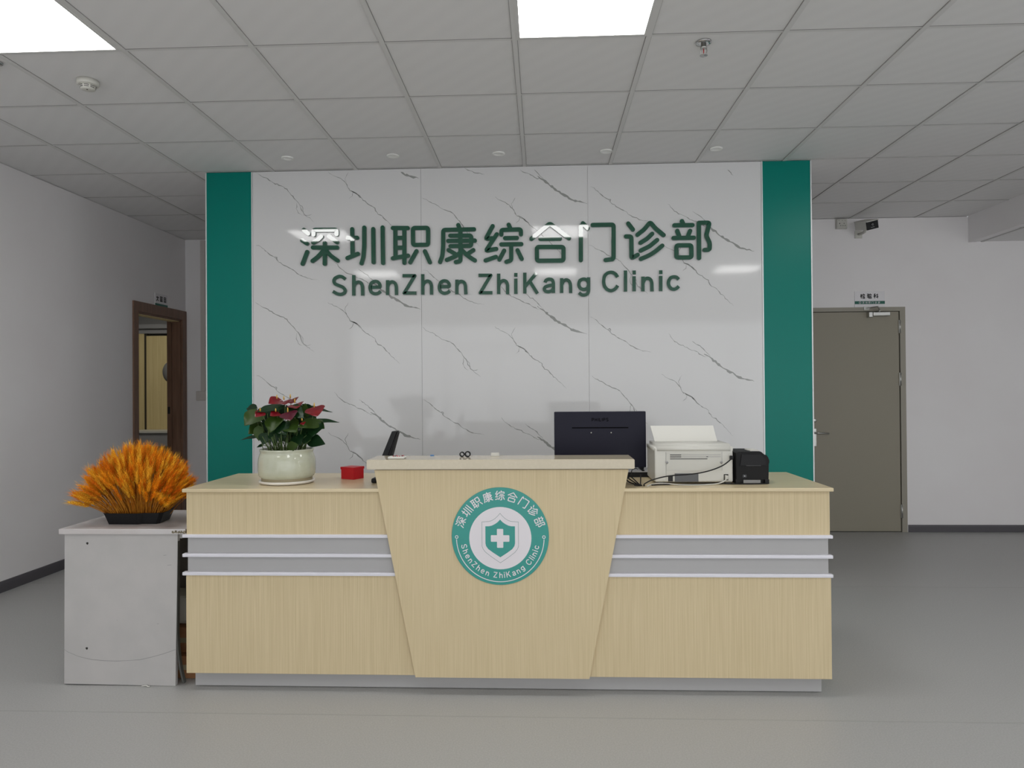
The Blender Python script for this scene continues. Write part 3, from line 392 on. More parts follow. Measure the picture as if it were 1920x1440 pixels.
# ------------------------------------------------------------------ reception desk
FY = -1.83
desk = thing('reception_desk', 'long pale oak reception desk with raised middle counter and round emblem', 'reception desk', (.09, -1.5, 0))
B().box((-1.332, -1.78, .004), (1.498, -1.765, .10)).mk('kick_board', M['grey'], desk)
def trap_x(z, side):           # edge of the middle panel at height z
    t = (z - .079) / (.998 - .079)
    return (-.300 + (-.479 + .300) * t) if side < 0 else (.469 + (.648 - .469) * t)
for x0, x1 in ((-1.349, -.1), (.2, 1.525)):
    e0 = .0 if x0 < 0 else 0
    B().box((x0, FY, .079), (x1, FY + .02, .5345), 0, .0015).mk('lower_panel', M['wood'], desk)
    B().box((x0 + (.003 if x0 < 0 else 0), FY, .705), (x1 - (.003 if x0 > 0 else 0), FY + .02, .899), 0, .0015).mk('upper_panel', M['wood'], desk)
    B().box((x0 + (.006 if x0 < 0 else 0), FY + .006, .53), (x1 - (.009 if x0 > 0 else 0), FY + .02, .71)).mk('grey_band', M['grey'], desk)
    for z in (.7005, .6135, .5305):
        B().box((x0 - (.012 if x0 < 0 else 0), FY - .012, z - .0075), (x1 + (.006 if x0 > 0 else 0), FY + .015, z + .0075), 0, .003).mk('white_strip', M['alu'], desk)
for x0, x1 in ((-1.341, -1.323), (1.496, 1.514)):
    B().box((x0, FY + .02, .079), (x1, -1.28, .899)).mk('side_panel', M['wood'], desk)
B().box((-1.357, FY - .02, .899), (1.533, -1.255, .915), 0, .003).mk('worktop', M['woodtop'], desk)
cp = [(trap_x(.079, -1), .079), (trap_x(.079, 1), .079), (trap_x(.998, 1), .998), (trap_x(.998, -1), .998)]
B().prism(cp, 'y', FY - .022, FY - .0135).prism([(x * .994 + .0005, z) for x, z in cp], 'y', FY - .0135, FY).mk('middle_panel', M['wood'], desk)
B().box((-.45, FY, .915), (.62, FY + .018, 1.0)).box((-.44, FY + .03, .915), (-.425, -1.70, 1.0)).box((.595, FY + .03, .915), (.61, -1.70, 1.0)).mk('counter_support', M['wood'], desk)
b = B(); bm = bmesh.new(); bmesh.ops.create_cube(bm, size=1)
for v in bm.verts: v.co = Vector((.0815 + v.co.x * 1.182, -1.767 + v.co.y * .206, 1.0235 + v.co.z * .043))
bmesh.ops.bevel(bm, geom=bm.edges[:], offset=.003, segments=2, affect='EDGES')
b.bm(bm); sub(b.mk('counter_slab', M['slab'], desk), 'beige polished stone slab on the raised counter')
# emblem on the middle panel
EX, EZ, ER, EY = .0815, .706, .2150, FY - .022
em = B().lathe([(ER, 0), (ER, .004), (ER - .001, .005), (0, .005)], (EX, EY, EZ), 72, mx=Matrix.Rotation(math.pi / 2, 4, 'X'), smooth=False).mk('emblem', M['teal'], desk)
sub(em, 'round teal clinic emblem with white lettering')
ks = .3765                      # mm per drawing unit
def PE(u, v, h): return (EX + (u - 738) * ks / 1000, EY - .005 - h, EZ - (v - 718) * ks / 1000)
def disc(b, cx, cy, r, h, n=64, mi=0):
    b.add([PE(cx + r * math.cos(2 * math.pi * k / n), cy + r * math.sin(2 * math.pi * k / n), h) for k in range(n)], [tuple(range(n))[::-1]], mi)
b = B(); disc(b, 739, 741, 365, .0005); b.mk('inner_disc', M['print'], em)
half = [(738, 450), (765, 482), (800, 514), (835, 535), (868, 546), (952, 551), (952, 835), (940, 868), (912, 905), (830, 968), (738, 1030)]
full = half + [(2 * 738 - x, y) for x, y in half[-2:0:-1]]
b = B(); b.stroke(full + [full[0]], 3.4, PE, .0008, cap=False, sides=False, fil=.1); b.mk('shield_outline', M['line'], em)
half = [(738, 523), (765, 552), (795, 574), (835, 594), (870, 602), (912, 602), (912, 800), (905, 832), (880, 868), (820, 912), (738, 965)]
full = half + [(2 * 738 - x, y) for x, y in half[-2:0:-1]]
b = B(); b.add([PE(x, y, .0008) for x, y in full], [tuple(range(len(full)))[::-1]]); b.mk('shield', M['teal'], em)
b = B()
def rrect(b, x0, y0, x1, y1, r, h):
    p = []
    for cx, cy, a0 in ((x1 - r, y1 - r, 0), (x0 + r, y1 - r, 90), (x0 + r, y0 + r, 180), (x1 - r, y0 + r, 270)):
        for k in range(5):
            a = math.radians(a0 + k * 22.5); p.append(PE(cx + r * math.cos(a), cy + r * math.sin(a), h))
    b.add(p, [tuple(range(len(p)))[::-1]])
rrect(b, 628, 706, 846, 783, 9, .0012); rrect(b, 700, 632, 774, 854, 9, .0013); b.mk('cross', M['print'], em)
b = B(); arc = [(738 + 514 * math.cos(t), 737 + 514 * math.sin(t)) for t in [math.radians(2 + k * 176 / 60) for k in range(61)]]
b.stroke(arc, 9, PE, .0006, cap=False, sides=False, widths=[9] * 61)
for sx in (-1, 1):
    rg = [(738 + sx * 512 + 16 * math.cos(k * math.pi / 8), 728 + 16 * math.sin(k * math.pi / 8)) for k in range(17)]
    b.stroke(rg, 8, PE, .0007, cap=False, sides=False, widths=[8] * 17)
b.mk('arc_line', M['print'], em)
b = B()
for k, g in enumerate(D['zh']):
    xs = [p[0] for s in g for p in s]; zs = [p[1] for s in g for p in s]
    cx, cz = (min(xs) + max(xs)) / 2, 2382
    a = math.radians(158 - k * 17); ox, oy = 738 + 498 * math.cos(a), 738 - 498 * math.sin(a); ro = math.pi / 2 - a
    for i, s in enumerate(g):
        q = []
        for x, z in s:
            u, v = (x - cx) * .405, -(z - cz) * .405
            q.append((ox + u * math.cos(ro) - v * math.sin(ro), oy + u * math.sin(ro) + v * math.cos(ro)))
        b.stroke(q, 11.5, PE, .0006, lift=i * .00003, sides=False, fil=5)
b.mk('chinese_lettering', M['print'], em)
b = B()
txt = 'ShenZhen ZhiKang Clinic'
adv = {' ': 62}
for ch, g in D['LN'].items(): adv[ch] = max(p[0] for s in g for p in s) + 34
tot = sum(adv[c] for c in txt); sc = math.radians(161) / tot; pos = 0
for ch in txt:
    if ch != ' ':
        g = D['LN'][ch]; wch = adv[ch] - 34
        a = math.radians(189.5) + (pos + wch / 2) * sc
        ro = -(a + math.pi / 2) + math.pi * 2       # upright at the bottom
        cx, cy = 738 + 470 * math.cos(a), 738 - 470 * math.sin(a)
        rr = math.radians(270) - a
        for i, s in enumerate(g):
            q = []
            for x, z in s:
                u, v = (x - wch / 2) * .475, -z * .475
                q.append((cx + u * math.cos(rr) - v * math.sin(rr), cy + u * math.sin(rr) + v * math.cos(rr)))
            b.stroke(q, 9.5, PE, .0006, lift=i * .00003, cap=False, sides=False, fil=12 if ch in 'SCceaghn' else .3)
    pos += adv[ch]
b.mk('latin_lettering', M['print'], em)
# ------------------------------------------------------------------ ceiling fittings
def panel_light(x, y):
    t = thing('ceiling_light', '', 'ceiling light', (x, y, CZ))
    b = B()
    for a, c in (((-.289, -.289), (.289, -.275)), ((-.289, .275), (.289, .289)), ((-.289, -.275), (-.275, .275)), ((.275, -.275), (.289, .275))):
        b.box((x + a[0], y + a[1], CZ - .004), (x + c[0], y + c[1], CZ + .003))
    b.mk('light_frame', M['bar'], t)
    B().box((x - .275, y - .275, CZ - .001), (x + .275, y + .275, CZ + .0035)).mk('diffuser', M['lampcol'], t)
    return t
LX = (-1.94, .46, 2.86); LY = (-2.11, -4.51)
p0 = panel_light(LX[0], LY[0]); p0['label'] = 'square lit ceiling panel at the top left corner of the photo'; p0['group'] = 'lit ceiling panels'
labs = {(1, 0): 'square lit ceiling panel above the middle of the desk', (2, 0): 'square lit ceiling panel on the right in the row nearest the desk'}
for j, y in enumerate(LY):
    for i, x in enumerate(LX):
        if (i, j) == (0, 0): continue
        dup(p0, (x, y, CZ), labs.get((i, j), 'square lit ceiling panel in the rows behind the camera, only mirrored in the marble'))
def downlight(x, y):
    t = thing('downlight', '', 'downlight', (x, y, CZ), 'unlit downlights above the marble wall')
    B().lathe([(.026, .0005), (.030, -.004), (.040, -.0045), (.042, -.002), (.042, .003)], (x, y, CZ), 28, cap=False).mk('trim_ring', M['ring'], t)
    B().lathe([(.0, .0015), (.016, .0015), (.027, -.002)], (x, y, CZ), 24, cap=False).mk('lens', M['ring'], t)
    return t
DX = (-1.436, -.717, -.006, .708, 1.428); DN = ('first from the left, nearest the left green panel', 'second from the left', 'middle one above the fourth and fifth characters', 'fourth from the left', 'last on the right, nearest the right green panel')
d0 = downlight(DX[0], -.28); d0['label'] = 'small round white downlight, ' + DN[0]
for x, nme in list(zip(DX, DN))[1:]: dup(d0, (x, -.28, CZ), 'small round white downlight, ' + nme)
# smoke detector
sx, sy = -2.008, -1.512
t = thing('smoke_detector', 'white round smoke detector on the ceiling at the upper left', 'smoke detector', (sx, sy, CZ))
B().lathe([(.050, .003), (.0505, -.016), (.047, -.021), (.040, -.023)], (sx, sy, CZ), 36).mk('base_plate', M['white'], t)
B().lathe([(.038, -.022), (.037, -.031), (.033, -.042), (.022, -.046), (0, -.047)], (sx, sy, CZ), 36).mk('sensor_cap', M['white'], t)
b = B()
for zz in (-.029, -.036):
    rr = .0378 if zz > -.03 else .0362
    for k in range(8):
        a0 = k * 45 + 5; P = []
        for j in range(6):
            a = math.radians(a0 + j * 7); P.append((a,))
        vs = [(sx + rr * math.cos(p[0]), sy + rr * math.sin(p[0]), CZ + zz + .0016) for p in P] + [(sx + rr * .985 * math.cos(p[0]), sy + rr * .985 * math.sin(p[0]), CZ + zz - .0016) for p in P]
        b.add(vs, [(i, i + 1, 7 + i, 6 + i) for i in range(5)])
b.mk('vent_slots', M['dk'], t)
B().lathe([(.0, -.0476), (.004, -.0476), (.004, -.046)], (sx + .004, sy - .012, CZ), 10).mk('test_lamp', M['dk'], t)
# sprinklers
def sprinkler(x, y):
    t = thing('sprinkler', '', 'sprinkler', (x, y, CZ), 'chrome fire sprinklers')
    B().lathe([(.036, .002), (.035, -.003), (.022, -.006), (.012, -.006)], (x, y, CZ), 28).mk('escutcheon', M['chrome'], t)
    B().lathe([(.012, -.004), (.012, -.020), (.015, -.021), (.015, -.027), (.009, -.029)], (x, y, CZ), 16).mk('body', M['steel'], t)
    b = B()
    for s in (-1, 1): b.tube([(x + s * .011, y, CZ - .024), (x + s * .0145, y, CZ - .036), (x + s * .012, y, CZ - .050), (x + s * .003, y, CZ - .057)], .0022, 6)
    b.mk('yoke_arms', M['steel'], t)
    B().lathe([(.0, -.029), (.0025, -.030), (.0025, -.048), (0, -.050)], (x, y, CZ), 8).mk('glass_bulb', M['bulb'], t)
    B().lathe([(.0, -.056), (.005, -.056), (.017, -.0575), (.0175, -.059), (.0, -.0595)], (x, y, CZ), 20).mk('deflector', M['chrome'], t)
    return t
s0 = sprinkler(1.018, -1.735); s0['label'] = 'chrome fire sprinkler hanging right of the middle lit panel'
dup(s0, (-2.318, -1.735, CZ), 'chrome fire sprinkler cut by the left edge of the photo')

# ------------------------------------------------------------------ doors, signs and wall fittings
fr = B().prism([(2.69, 0), (2.74, 0), (2.74, 2.055), (3.600, 2.055), (3.600, 0), (3.649, 0), (3.649, 2.093), (2.69, 2.093)], 'y', YR - .012, YR + .12).mk('door_2', M['frame'])
struct(fr, 'closed taupe metal door in the right back wall', 'door')
B().box((2.70, YR + .046, 0), (3.64, YR + .06, 2.085)).box((2.74, YR + .0, 0), (3.6, YR + .046, .004)).mk('daylight_block', M['hole'], fr)  # unseen backing and dark sill strip, added to block daylight through door gaps
lf = B().box((2.744, YR - .006, .006), (3.592, YR + .04, 2.050), 0, .002).mk('door_leaf', M['door'], fr)
for z in (.195, 1.42, 1.91):
    B().box((3.588, YR - .018, z - .062), (3.604, YR - .006, z + .062)).tube([(3.598, YR - .019, z - .062), (3.598, YR - .019, z + .062)], .007, 10).mk('hinge', M['steel'], fr)
B().box((2.785, YR - .012, .80), (2.826, YR - .006, .965), 0, .002).tube([(2.806, YR - .010, .925), (2.806, YR - .055, .925)], .009, 10).tube([(2.806, YR - .052, .925), (2.83, YR - .055, .925), (2.925, YR - .05, .921)], .0085, 10).mk('door_handle', M['steel'], lf)
B().lathe([(.016, .006), (.018, .014), (.012, .018), (0, .018)], (2.812, YR, 1.042), 20, mx=Matrix.Rotation(math.pi / 2, 4, 'X')).mk('door_lock', M['steel'], lf)
cl = B().box((3.300, YR - .058, 1.995), (3.335, YR - .006, 2.045), 0, .004).box((3.335, YR - .066, 2.006), (3.490, YR - .008, 2.044), 0, .006).mk('door_closer', M['steel'], lf)
B().tube([(3.40, YR - .04, 2.04), (3.40, YR - .04, 2.066)], .010, 10).tube([(3.40, YR - .04, 2.064), (3.335, YR - .16, 2.078)], .007, 8).tube([(3.335, YR - .16, 2.082), (3.295, YR - .012, 2.084)], .006, 8).box((3.27, YR - .02, 2.068), (3.32, YR - .011, 2.098)).mk('closer_arm', M['steel'], cl)

JIAN = [[(0, .7), (.4, .7)], [(.2, 1), (.2, 0)], [(.2, .65), (0, .32)], [(.2, .65), (.38, .42)]]
QIAN = [[(.7, 1), (.42, .66)], [(.7, 1), (1, .66)], [(.55, .58), (.86, .58)], [(.52, .42), (.58, .18)], [(.71, .44), (.73, .2)], [(.93, .42), (.84, .14)], [(.45, .03), (1, .03)]]
MA = [[(0, .95), (.35, .95), (.32, .5)], [(.1, .78), (.08, .5), (.42, .5), (.4, .03), (.3, .03)], [(0, .2), (.33, .26)]]
KE = [[(.4, 1), (.05, .88)], [(0, .65), (.45, .65)], [(.22, .92), (.22, 0)], [(.22, .6), (0, .3)], [(.22, .6), (.42, .4)], [(.55, .9), (.66, .78)], [(.52, .66), (.63, .55)], [(.47, .24), (1, .38)], [(.82, 1), (.82, 0)]]
WEN = [[(.5, 1), (.5, .8)], [(0, .74), (1, .74)], [(.75, .7), (.45, .25), (0, 0)], [(.25, .7), (.55, .25), (1, 0)]]
TU = [[(.05, .97), (.95, .97), (.95, .03), (.05, .03), (.05, .97)], [(.2, .7), (.8, .7)], [(.2, .45), (.8, .45)], [(.5, .9), (.5, .15)], [(.2, .22), (.8, .22)]]
SHI = [[(.1, .97), (.9, .97), (.9, .03), (.1, .03), (.1, .97)], [(.1, .65), (.9, .65)], [(.1, .33), (.9, .33)]]
def door_sign(name, label, P, w, h, chars, cell, pitch, strip, small):
    """P(u, v, d): u right, v up from the plate's lower left corner, in metres"""
    t = thing('door_sign', label, 'sign', P(w / 2, h / 2, 0))
    def pbox(b, u0, v0, u1, v1, d0, d1):
        vs = [P(u, v, d) for d in (d0, d1) for u, v in ((u0, v0), (u1, v0), (u1, v1), (u0, v1))]
        b.add(vs, [(0, 3, 2, 1), (4, 5, 6, 7), (0, 1, 5, 4), (1, 2, 6, 5), (2, 3, 7, 6), (3, 0, 4, 7)])
    b = B(); pbox(b, 0, 0, w, h, 0, .005); b.mk('plate', M['signw'], t)
    b = B(); pbox(b, 0, strip[0], w, strip[1], .005, .0055); b.mk('green_strip', M['signg'], t)
    b = B(); n = len(chars); x0 = w / 2 - ((n - 1) * pitch + cell) / 2 - .004
    for k, g in enumerate(chars):
        for i, s in enumerate(g):
            b.stroke([(x0 + k * pitch + p[0] * cell, strip[1] + (h - strip[1]) * .5 - cell / 2 + p[1] * cell) for p in s], cell * .19, lambda u, v, d: P(u, v, .005 + d), .0005, lift=i * .00003, sides=False, cap=False, fil=.0001)
    b.mk('black_characters', M['ink'], t)
    if small:
        b = B(); c = (strip[1] - strip[0]) * .62; m = len(small) + 1; q = w * .105; x0 = w / 2 - (m * q) / 2 + q * .1; zc = (strip[0] + strip[1]) / 2
        rg = [(x0 + c * .5 + c * .5 * math.cos(k * math.pi / 8), zc + c * .5 * math.sin(k * math.pi / 8)) for k in range(17)]
        b.stroke(rg, c * .16, lambda u, v, d: P(u, v, .0055 + d), .0004, sides=False, cap=False, widths=[c * .16] * 17)
        for k, gi in enumerate(small):
            g = D['zh'][gi]; xs = [p[0] for s in g for p in s]; zs = [p[1] for s in g for p in s]; sc = c / (max(zs) - min(zs))
            for i, s in enumerate(g):
                b.stroke([(x0 + (k + 1) * q + (p[0] - min(xs)) * sc, zc + (p[1] - (min(zs) + max(zs)) / 2) * sc) for p in s], c * .11, lambda u, v, d: P(u, v, .0055 + d), .0004, sides=False, cap=False, fil=.0001)
        b.mk('white_lettering', M['signw'], t)
    return t
door_sign('a', 'white sign with black characters and green strip above the taupe door', lambda u, v, d: (3.193 + u, YR - d, 2.095 + v), .275, .148,
          [JIAN + QIAN, MA + QIAN, KE], .042, .061, (.028, .056), (0, 1, 2, 6, 7, 8))
door_sign('b', 'small white sign with green strip above the brown doorway', lambda u, v, d: (XL + d, 1.606 + u, 2.172 + v), .224, .125,
          [WEN, TU, SHI], .046, .066, (.004, .03), ())

# brown doorway at the left
df = B()
for x in (XL - .002, XL - .132):
    df.prism([(DY0 - .072, 0), (DY0, 0), (DY0, DZ), (DY1, DZ), (DY1, 0), (DY1 + .08, 0), (DY1 + .08, DZ + .09), (DY0 - .072, DZ + .09)], 'x', x - .006, x + .018)
df.box((XL - .13, DY0, 0), (XL, DY0 + .018, DZ)).box((XL - .13, DY1 - .018, 0), (XL, DY1, DZ)).box((XL - .13, DY0, DZ - .018), (XL, DY1, DZ))
df.box((XL - .13, DY1 - .036, 0), (XL - .085, DY1 - .018, DZ - .018)).box((XL - .13, DY0 + .018, 0), (XL - .085, DY0 + .036, DZ - .018))
df = struct(df.mk('door_1', M['brown']), 'dark brown wooden frame of the open doorway', 'door')
B().box((XL - .122, DY1 - .039, 1.13), (XL - .10, DY1 - .036, 1.20)).mk('strike_plate', M['dk'], df)
B().box((XL - .085, DY0 + .03, DZ - .026), (XL - .01, DY1 - .03, DZ - .018)).mk('door_seal', M['warm'], df)
# the room beyond it
rm = B().box((-6.7, -.1, 0), (-6.58, 5.5, CZ)).box((-6.7, 5.3, 0), (XL - .12, 5.42, CZ)).box((-6.7, -.2, 0), (XL - .12, -.1, CZ)).box((XL - .14, YL + .12, 0), (XL - .02, 5.3, CZ)).box((-6.7, -.2, CZ), (XL - .12, 5.42, CZ + .1))
struct(rm.mk('wall_inner', M['wallin']), 'grey walls of the room beyond the brown doorway', 'wall')
pt = thing('wood_partition', 'pale wooden partition of two boards in the room beyond the brown doorway', 'partition', (-5.2, 5.1, 0))
B().box((-6.4, 5.06, .0), (-5.50, 5.1, 2.20)).mk('board', M['warm'], pt)
B().box((-5.455, 5.04, .0), (-4.3, 5.08, 2.165)).mk('board', M['warm'], pt)
B().box((-5.50, 5.07, 0), (-5.455, 5.1, 2.20)).mk('gap_strip', M['shadow'], pt)
B().box((-6.4, 5.0, 2.27), (-4.0, 5.12, 2.33)).box((-6.4, 5.05, 2.20), (-4.0, 5.12, 2.27)).mk('top_rail', M['fascia'], pt)
b = B().lathe([(.0, .0), (.15, .0), (.155, .012), (0, .016)], (0, 0, 0), 40, mx=Matrix.Rotation(math.pi / 2, 4, 'X'))
b.v = [(-5.08 + v[0] * .85, 5.04 + v[1], 1.64 + v[2]) for v in b.v]
tag(b.mk('oval_mirror', M['mgrey']), 'grey oval mirror on the wooden partition, half behind the door frame', 'mirror')
t = thing('side_table', 'white topped table in front of the wooden partition', 'table', (-5.0, 4.85, 0))
B().box((-5.50, 4.60, .785), (-4.1, 5.03, .81)).mk('tabletop', M['white'], t)
B().box((-5.46, 4.62, .60), (-4.12, 4.64, .785)).mk('apron', M['fascia'], t)
for x in (-5.44, -4.16):
    for y in (4.66, 4.98): B().box((x - .02, y - .02, 0), (x + .02, y + .02, .785)).mk('leg', M['fascia'], t)
panel = thing('ceiling_light', 'square lit panel in the room beyond the brown doorway, hidden behind the wall', 'ceiling light', (-4.9, 3.4, CZ), 'lit ceiling panels')
B().box((-5.2, 3.1, CZ - .012), (-4.6, 3.7, CZ)).mk('diffuser', mat('inner_diffuser', (250, 246, 236), .4, emit=(1, .96, .87, 15)), panel)
# switch box and conduit at the left back wall
t = thing('switch_box', 'small beige box with a conduit beside the left green panel', 'switch', (-3.20, YL, 1.31))
B().box((-3.288, YL - .035, 1.262), (-3.150, YL, 1.358), 0, .006).mk('box', M['beige'], t)
B().box((-3.245, YL - .018, 1.358), (-3.195, YL, CZ - .01), 0, .003).mk('conduit', M['beige'], t)
# socket, camera
t = thing('wall_socket', 'white square double socket under the ceiling above the taupe door', 'socket', (3.073, YR, 2.873))
B().box((3.024, YR - .03, 2.828), (3.122, YR, 2.917), 0, .003).mk('mounting_box', M['white'], t)
B().box((3.027, YR - .037, 2.831), (3.119, YR - .03, 2.914), 0, .003).mk('face_plate', M['white'], t)
for u, v, a, c in ((-.014, -.02, .008, .005), (.006, -.02, .008, .005), (.026, -.02, .008, .005), (.016, .0, .005, .008), (-.024, .0, .006, .010), (-.03, .028, .004, .006), (.0, .028, .006, .003), (.026, .028, .003, .006)):
    B().box((3.073 + u - a / 2, YR - .0385, 2.873 + v - c / 2), (3.073 + u + a / 2, YR - .037, 2.873 + v + c / 2)).mk('socket_hole', M['dk'], t)
cx = Vector((3.222, 1.46, 2.795)); dr = Vector((.10, -.95, -.22)).normalized()
sd = dr.cross(Vector((0, 0, 1))).normalized(); uu = sd.cross(dr)
ca = math.radians(-14); sd, uu = sd * math.cos(ca) + uu * math.sin(ca), uu * math.cos(ca) - sd * math.sin(ca)
def PC(a, s, u): return cx + dr * a + sd * s + uu * u
t = thing('security_camera', 'white bullet security camera with black face under the ceiling', 'security camera', (3.235, YR, 2.775))
def obox(b, a0, a1, s0, s1, u0, u1):
    vs = [PC(a, s, u) for u in (u0, u1) for a, s in ((a0, s0), (a1, s0), (a1, s1), (a0, s1))]
    return b.add(vs, [(0, 3, 2, 1), (4, 5, 6, 7), (0, 1, 5, 4), (1, 2, 6, 5), (2, 3, 7, 6), (3, 0, 4, 7)])
b = B(); obox(b, -.19, 0, -.052, .052, -.036, .036); b.mk('housing', M['white'], t)
b = B(); obox(b, -.19, .022, -.056, .056, .036, .042); b.mk('hood', M['white'], t)
f = B(); obox(f, 0, .012, -.052, .052, -.036, .036); f = f.mk('face', M['camface'], t)
b = B(); obox(b, .012, .0135, -.014, .016, -.020, -.016); b.mk('maker_mark', M['mgrey'], f)
b = B(); b.lathe([(.017, 0), (.017, .004), (.012, .006), (0, .004)], (0, 0, 0), 20, mx=rot_to(dr, PC(.011, 0, .006)), smooth=True); b.mk('lens', M['gloss'], f)
B().box((3.199, YR - .012, 2.738), (3.266, YR, 2.809), 0, .003).mk('mounting_plate', M['white'], t)
B().tube([(3.235, YR - .008, 2.775), (3.235, YR - .06, 2.770), PC(-.13, 0, -.06), PC(-.12, 0, -.034)], .013, 12).mk('bracket', M['white'], t)

# ------------------------------------------------------------------ grey side table and things in the gap
t = thing('side_cabinet', 'worn light grey cabinet standing left of the reception desk', 'cabinet', (-1.69, -1.5, 0))
b = B().box((-1.964, -1.80, .700), (-1.366, -1.285, .7245), 0, .002).mk('top', M['cabtop'], t)
ch = B()
for k in range(16):
    u = -1.43 + k * .0036; ch.box((u, -1.8012, .7035 + R.random() * .004), (u + R.uniform(.002, .005), -1.7985, .711 + R.random() * .008))
ch.box((-1.375, -1.801, .700), (-1.3655, -1.79, .717)); sub(ch.mk('chipped_corner', M['chip'], b), 'chipped edge with exposed board')
f = B()
f.add([(-1.950, -1.785, .006), (-1.424, -1.785, .001), (-1.4105, -1.785, .699), (-1.946, -1.785, .699), (-1.950, -1.765, .006), (-1.424, -1.765, .001), (-1.4105, -1.765, .699), (-1.946, -1.765, .699)],
      [(0, 1, 2, 3), (7, 6, 5, 4), (0, 4, 5, 1), (1, 5, 6, 2), (2, 6, 7, 3), (3, 7, 4, 0)], 0)
cr = [(-1.950, .164), (-1.93, .152), (-1.88, .132), (-1.82, .119), (-1.76, .114), (-1.70, .113), (-1.64, .116), (-1.59, .120), (-1.53, .134), (-1.48, .148), (-1.44, .162), (-1.422, .168)]
def PCB(u, v, h): return (u, -1.785 - h, v)
f.stroke(cr, .0018, PCB, .0003, sides=False, cap=False, widths=[.0015 + .001 * R.random() for _ in cr], mi=1)
for u, v in ((-1.838, .655), (-1.842, .170)):
    f.add([PCB(u + .0055 * math.cos(k * .7) * (1 + .3 * math.sin(k * 2)), v + .006 * math.sin(k * .7), .0004) for k in range(9)], [tuple(range(9))[::-1]], 2)
for u, v, l in ((-1.478, .60, .014), (-1.46, .555, .02), (-1.51, .285, .010), (-1.70, .30, .003)): f.stroke([(u, v), (u + l, v + .002)], .0016, PCB, .0003, sides=False, cap=False, mi=1)
f.mk('front_panel', [M['cab'], M['crack'], M['hole']], t)
B().box((-1.944, -1.765, .004), (-1.926, -1.30, .70)).mk('side_panel', M['cab'], t)
B().box((-1.926, -1.765, .675), (-1.40, -1.752, .699)).mk('rail', M['cab'], t)
B().box((-1.926, -1.32, .004), (-1.42, -1.302, .70)).mk('back_panel', M['cab'], t)
eb = B(); pp = [(-1.419, .695), (-1.420, .5), (-1.423, .25), (-1.418, .16), (-1.408, .08), (-1.392, .012)]
for i in range(len(pp) - 1):
    (x0, z0), (x1, z1) = pp[i], pp[i + 1]
    eb.add([(x, y, z) for x, z in ((x0, z0), (x1, z1)) for y in (-1.783, -1.763)] + [(x + .008, y, z) for x, z in ((x0, z0), (x1, z1)) for y in (-1.783, -1.763)], [(0, 1, 3, 2), (4, 6, 7, 5), (0, 4, 5, 1), (2, 3, 7, 6), (0, 2, 6, 4), (1, 5, 7, 3)])
sub(eb.mk('edging_strip', M['rubber'], t), 'dark edging strip peeling away at the bottom')
def carton(label, a, c):
    t = thing('cardboard_box', label, 'box', ((a[0] + c[0]) / 2, (a[1] + c[1]) / 2, a[2]), 'cardboard boxes in the gap')
    B().box(a, c, 0, .002).mk('carton', M['card'], t); B().box((a[0] + .002, a[1] - .0006, (a[2] + c[2]) / 2 - .012), (c[0] - .002, a[1], (a[2] + c[2]) / 2 + .012)).mk('tape', M['clay'], t)
carton('brown cardboard box on the floor between grey cabinet and desk', (-1.72, -1.70, .001), (-1.366, -1.42, .105))
carton('brown cardboard box stacked on another between grey cabinet and desk', (-1.70, -1.66, .107), (-1.378, -1.42, .225))
tag(B().box((-1.66, -1.62, .2265), (-1.382, -1.44, .36), 0, .02).mk('white_bundle', M['paper']), 'white wrapped bundle on the cardboard boxes in the gap', 'bundle')
for k, (x, y, l) in enumerate(((-1.565, -1.795, 'left'), (-1.548, -1.80, 'right'))):
    b = B(); 
    q = [(x - .012 + i * .008, y + R.uniform(-.004, .004), .003 + R.uniform(0, .003)) for i in range(4)]
    b.tube(q, .0028, 5); tag(b.mk('paper_scrap', M['paper']), 'tiny white paper scrap under the grey cabinet, the %s one' % l, 'paper scrap', 'paper scraps')
# ------------------------------------------------------------------ plant on the desk
PX, PY = -.951, -1.64
tag(B().lathe([(0, .9152), (.112, .9152), (.127, .921), (.129, .930), (.126, .932), (.119, .926), (0, .924)], (PX, PY, 0), 56).mk('plant_saucer', M['saucer'], None, (PX, PY, .915)), 'white round saucer under the flower pot', 'saucer')
t = thing('potted_anthurium', 'red anthurium in a pale celadon pot on the left of the desk', 'potted plant', (PX, PY, .925))
B().lathe([(.0, .928), (.117, .928), (.116, .936), (.117, .944), (.126, .950), (.1305, .958), (.1325, .980), (.1325, 1.012), (.1305, 1.034), (.126, 1.050), (.1225, 1.058), (.1215, 1.064), (.1245, 1.072), (.1255, 1.077), (.122, 1.079), (.117, 1.075), (.115, 1.055), (.115, 1.03), (0, 1.03)], (PX, PY, 0), 64).mk('pot', M['glaze'], t)
B().lathe([(.1172, .9265), (.1176, .931), (.1172, .944)], (PX, PY, 0), 56, cap=False).mk('foot_ring', M['clay'], t)
B().lathe([(.1148, 1.052), (.06, 1.060), (0, 1.062)], (PX, PY, 0), 40, cap=False).mk('soil', M['soil'], t)
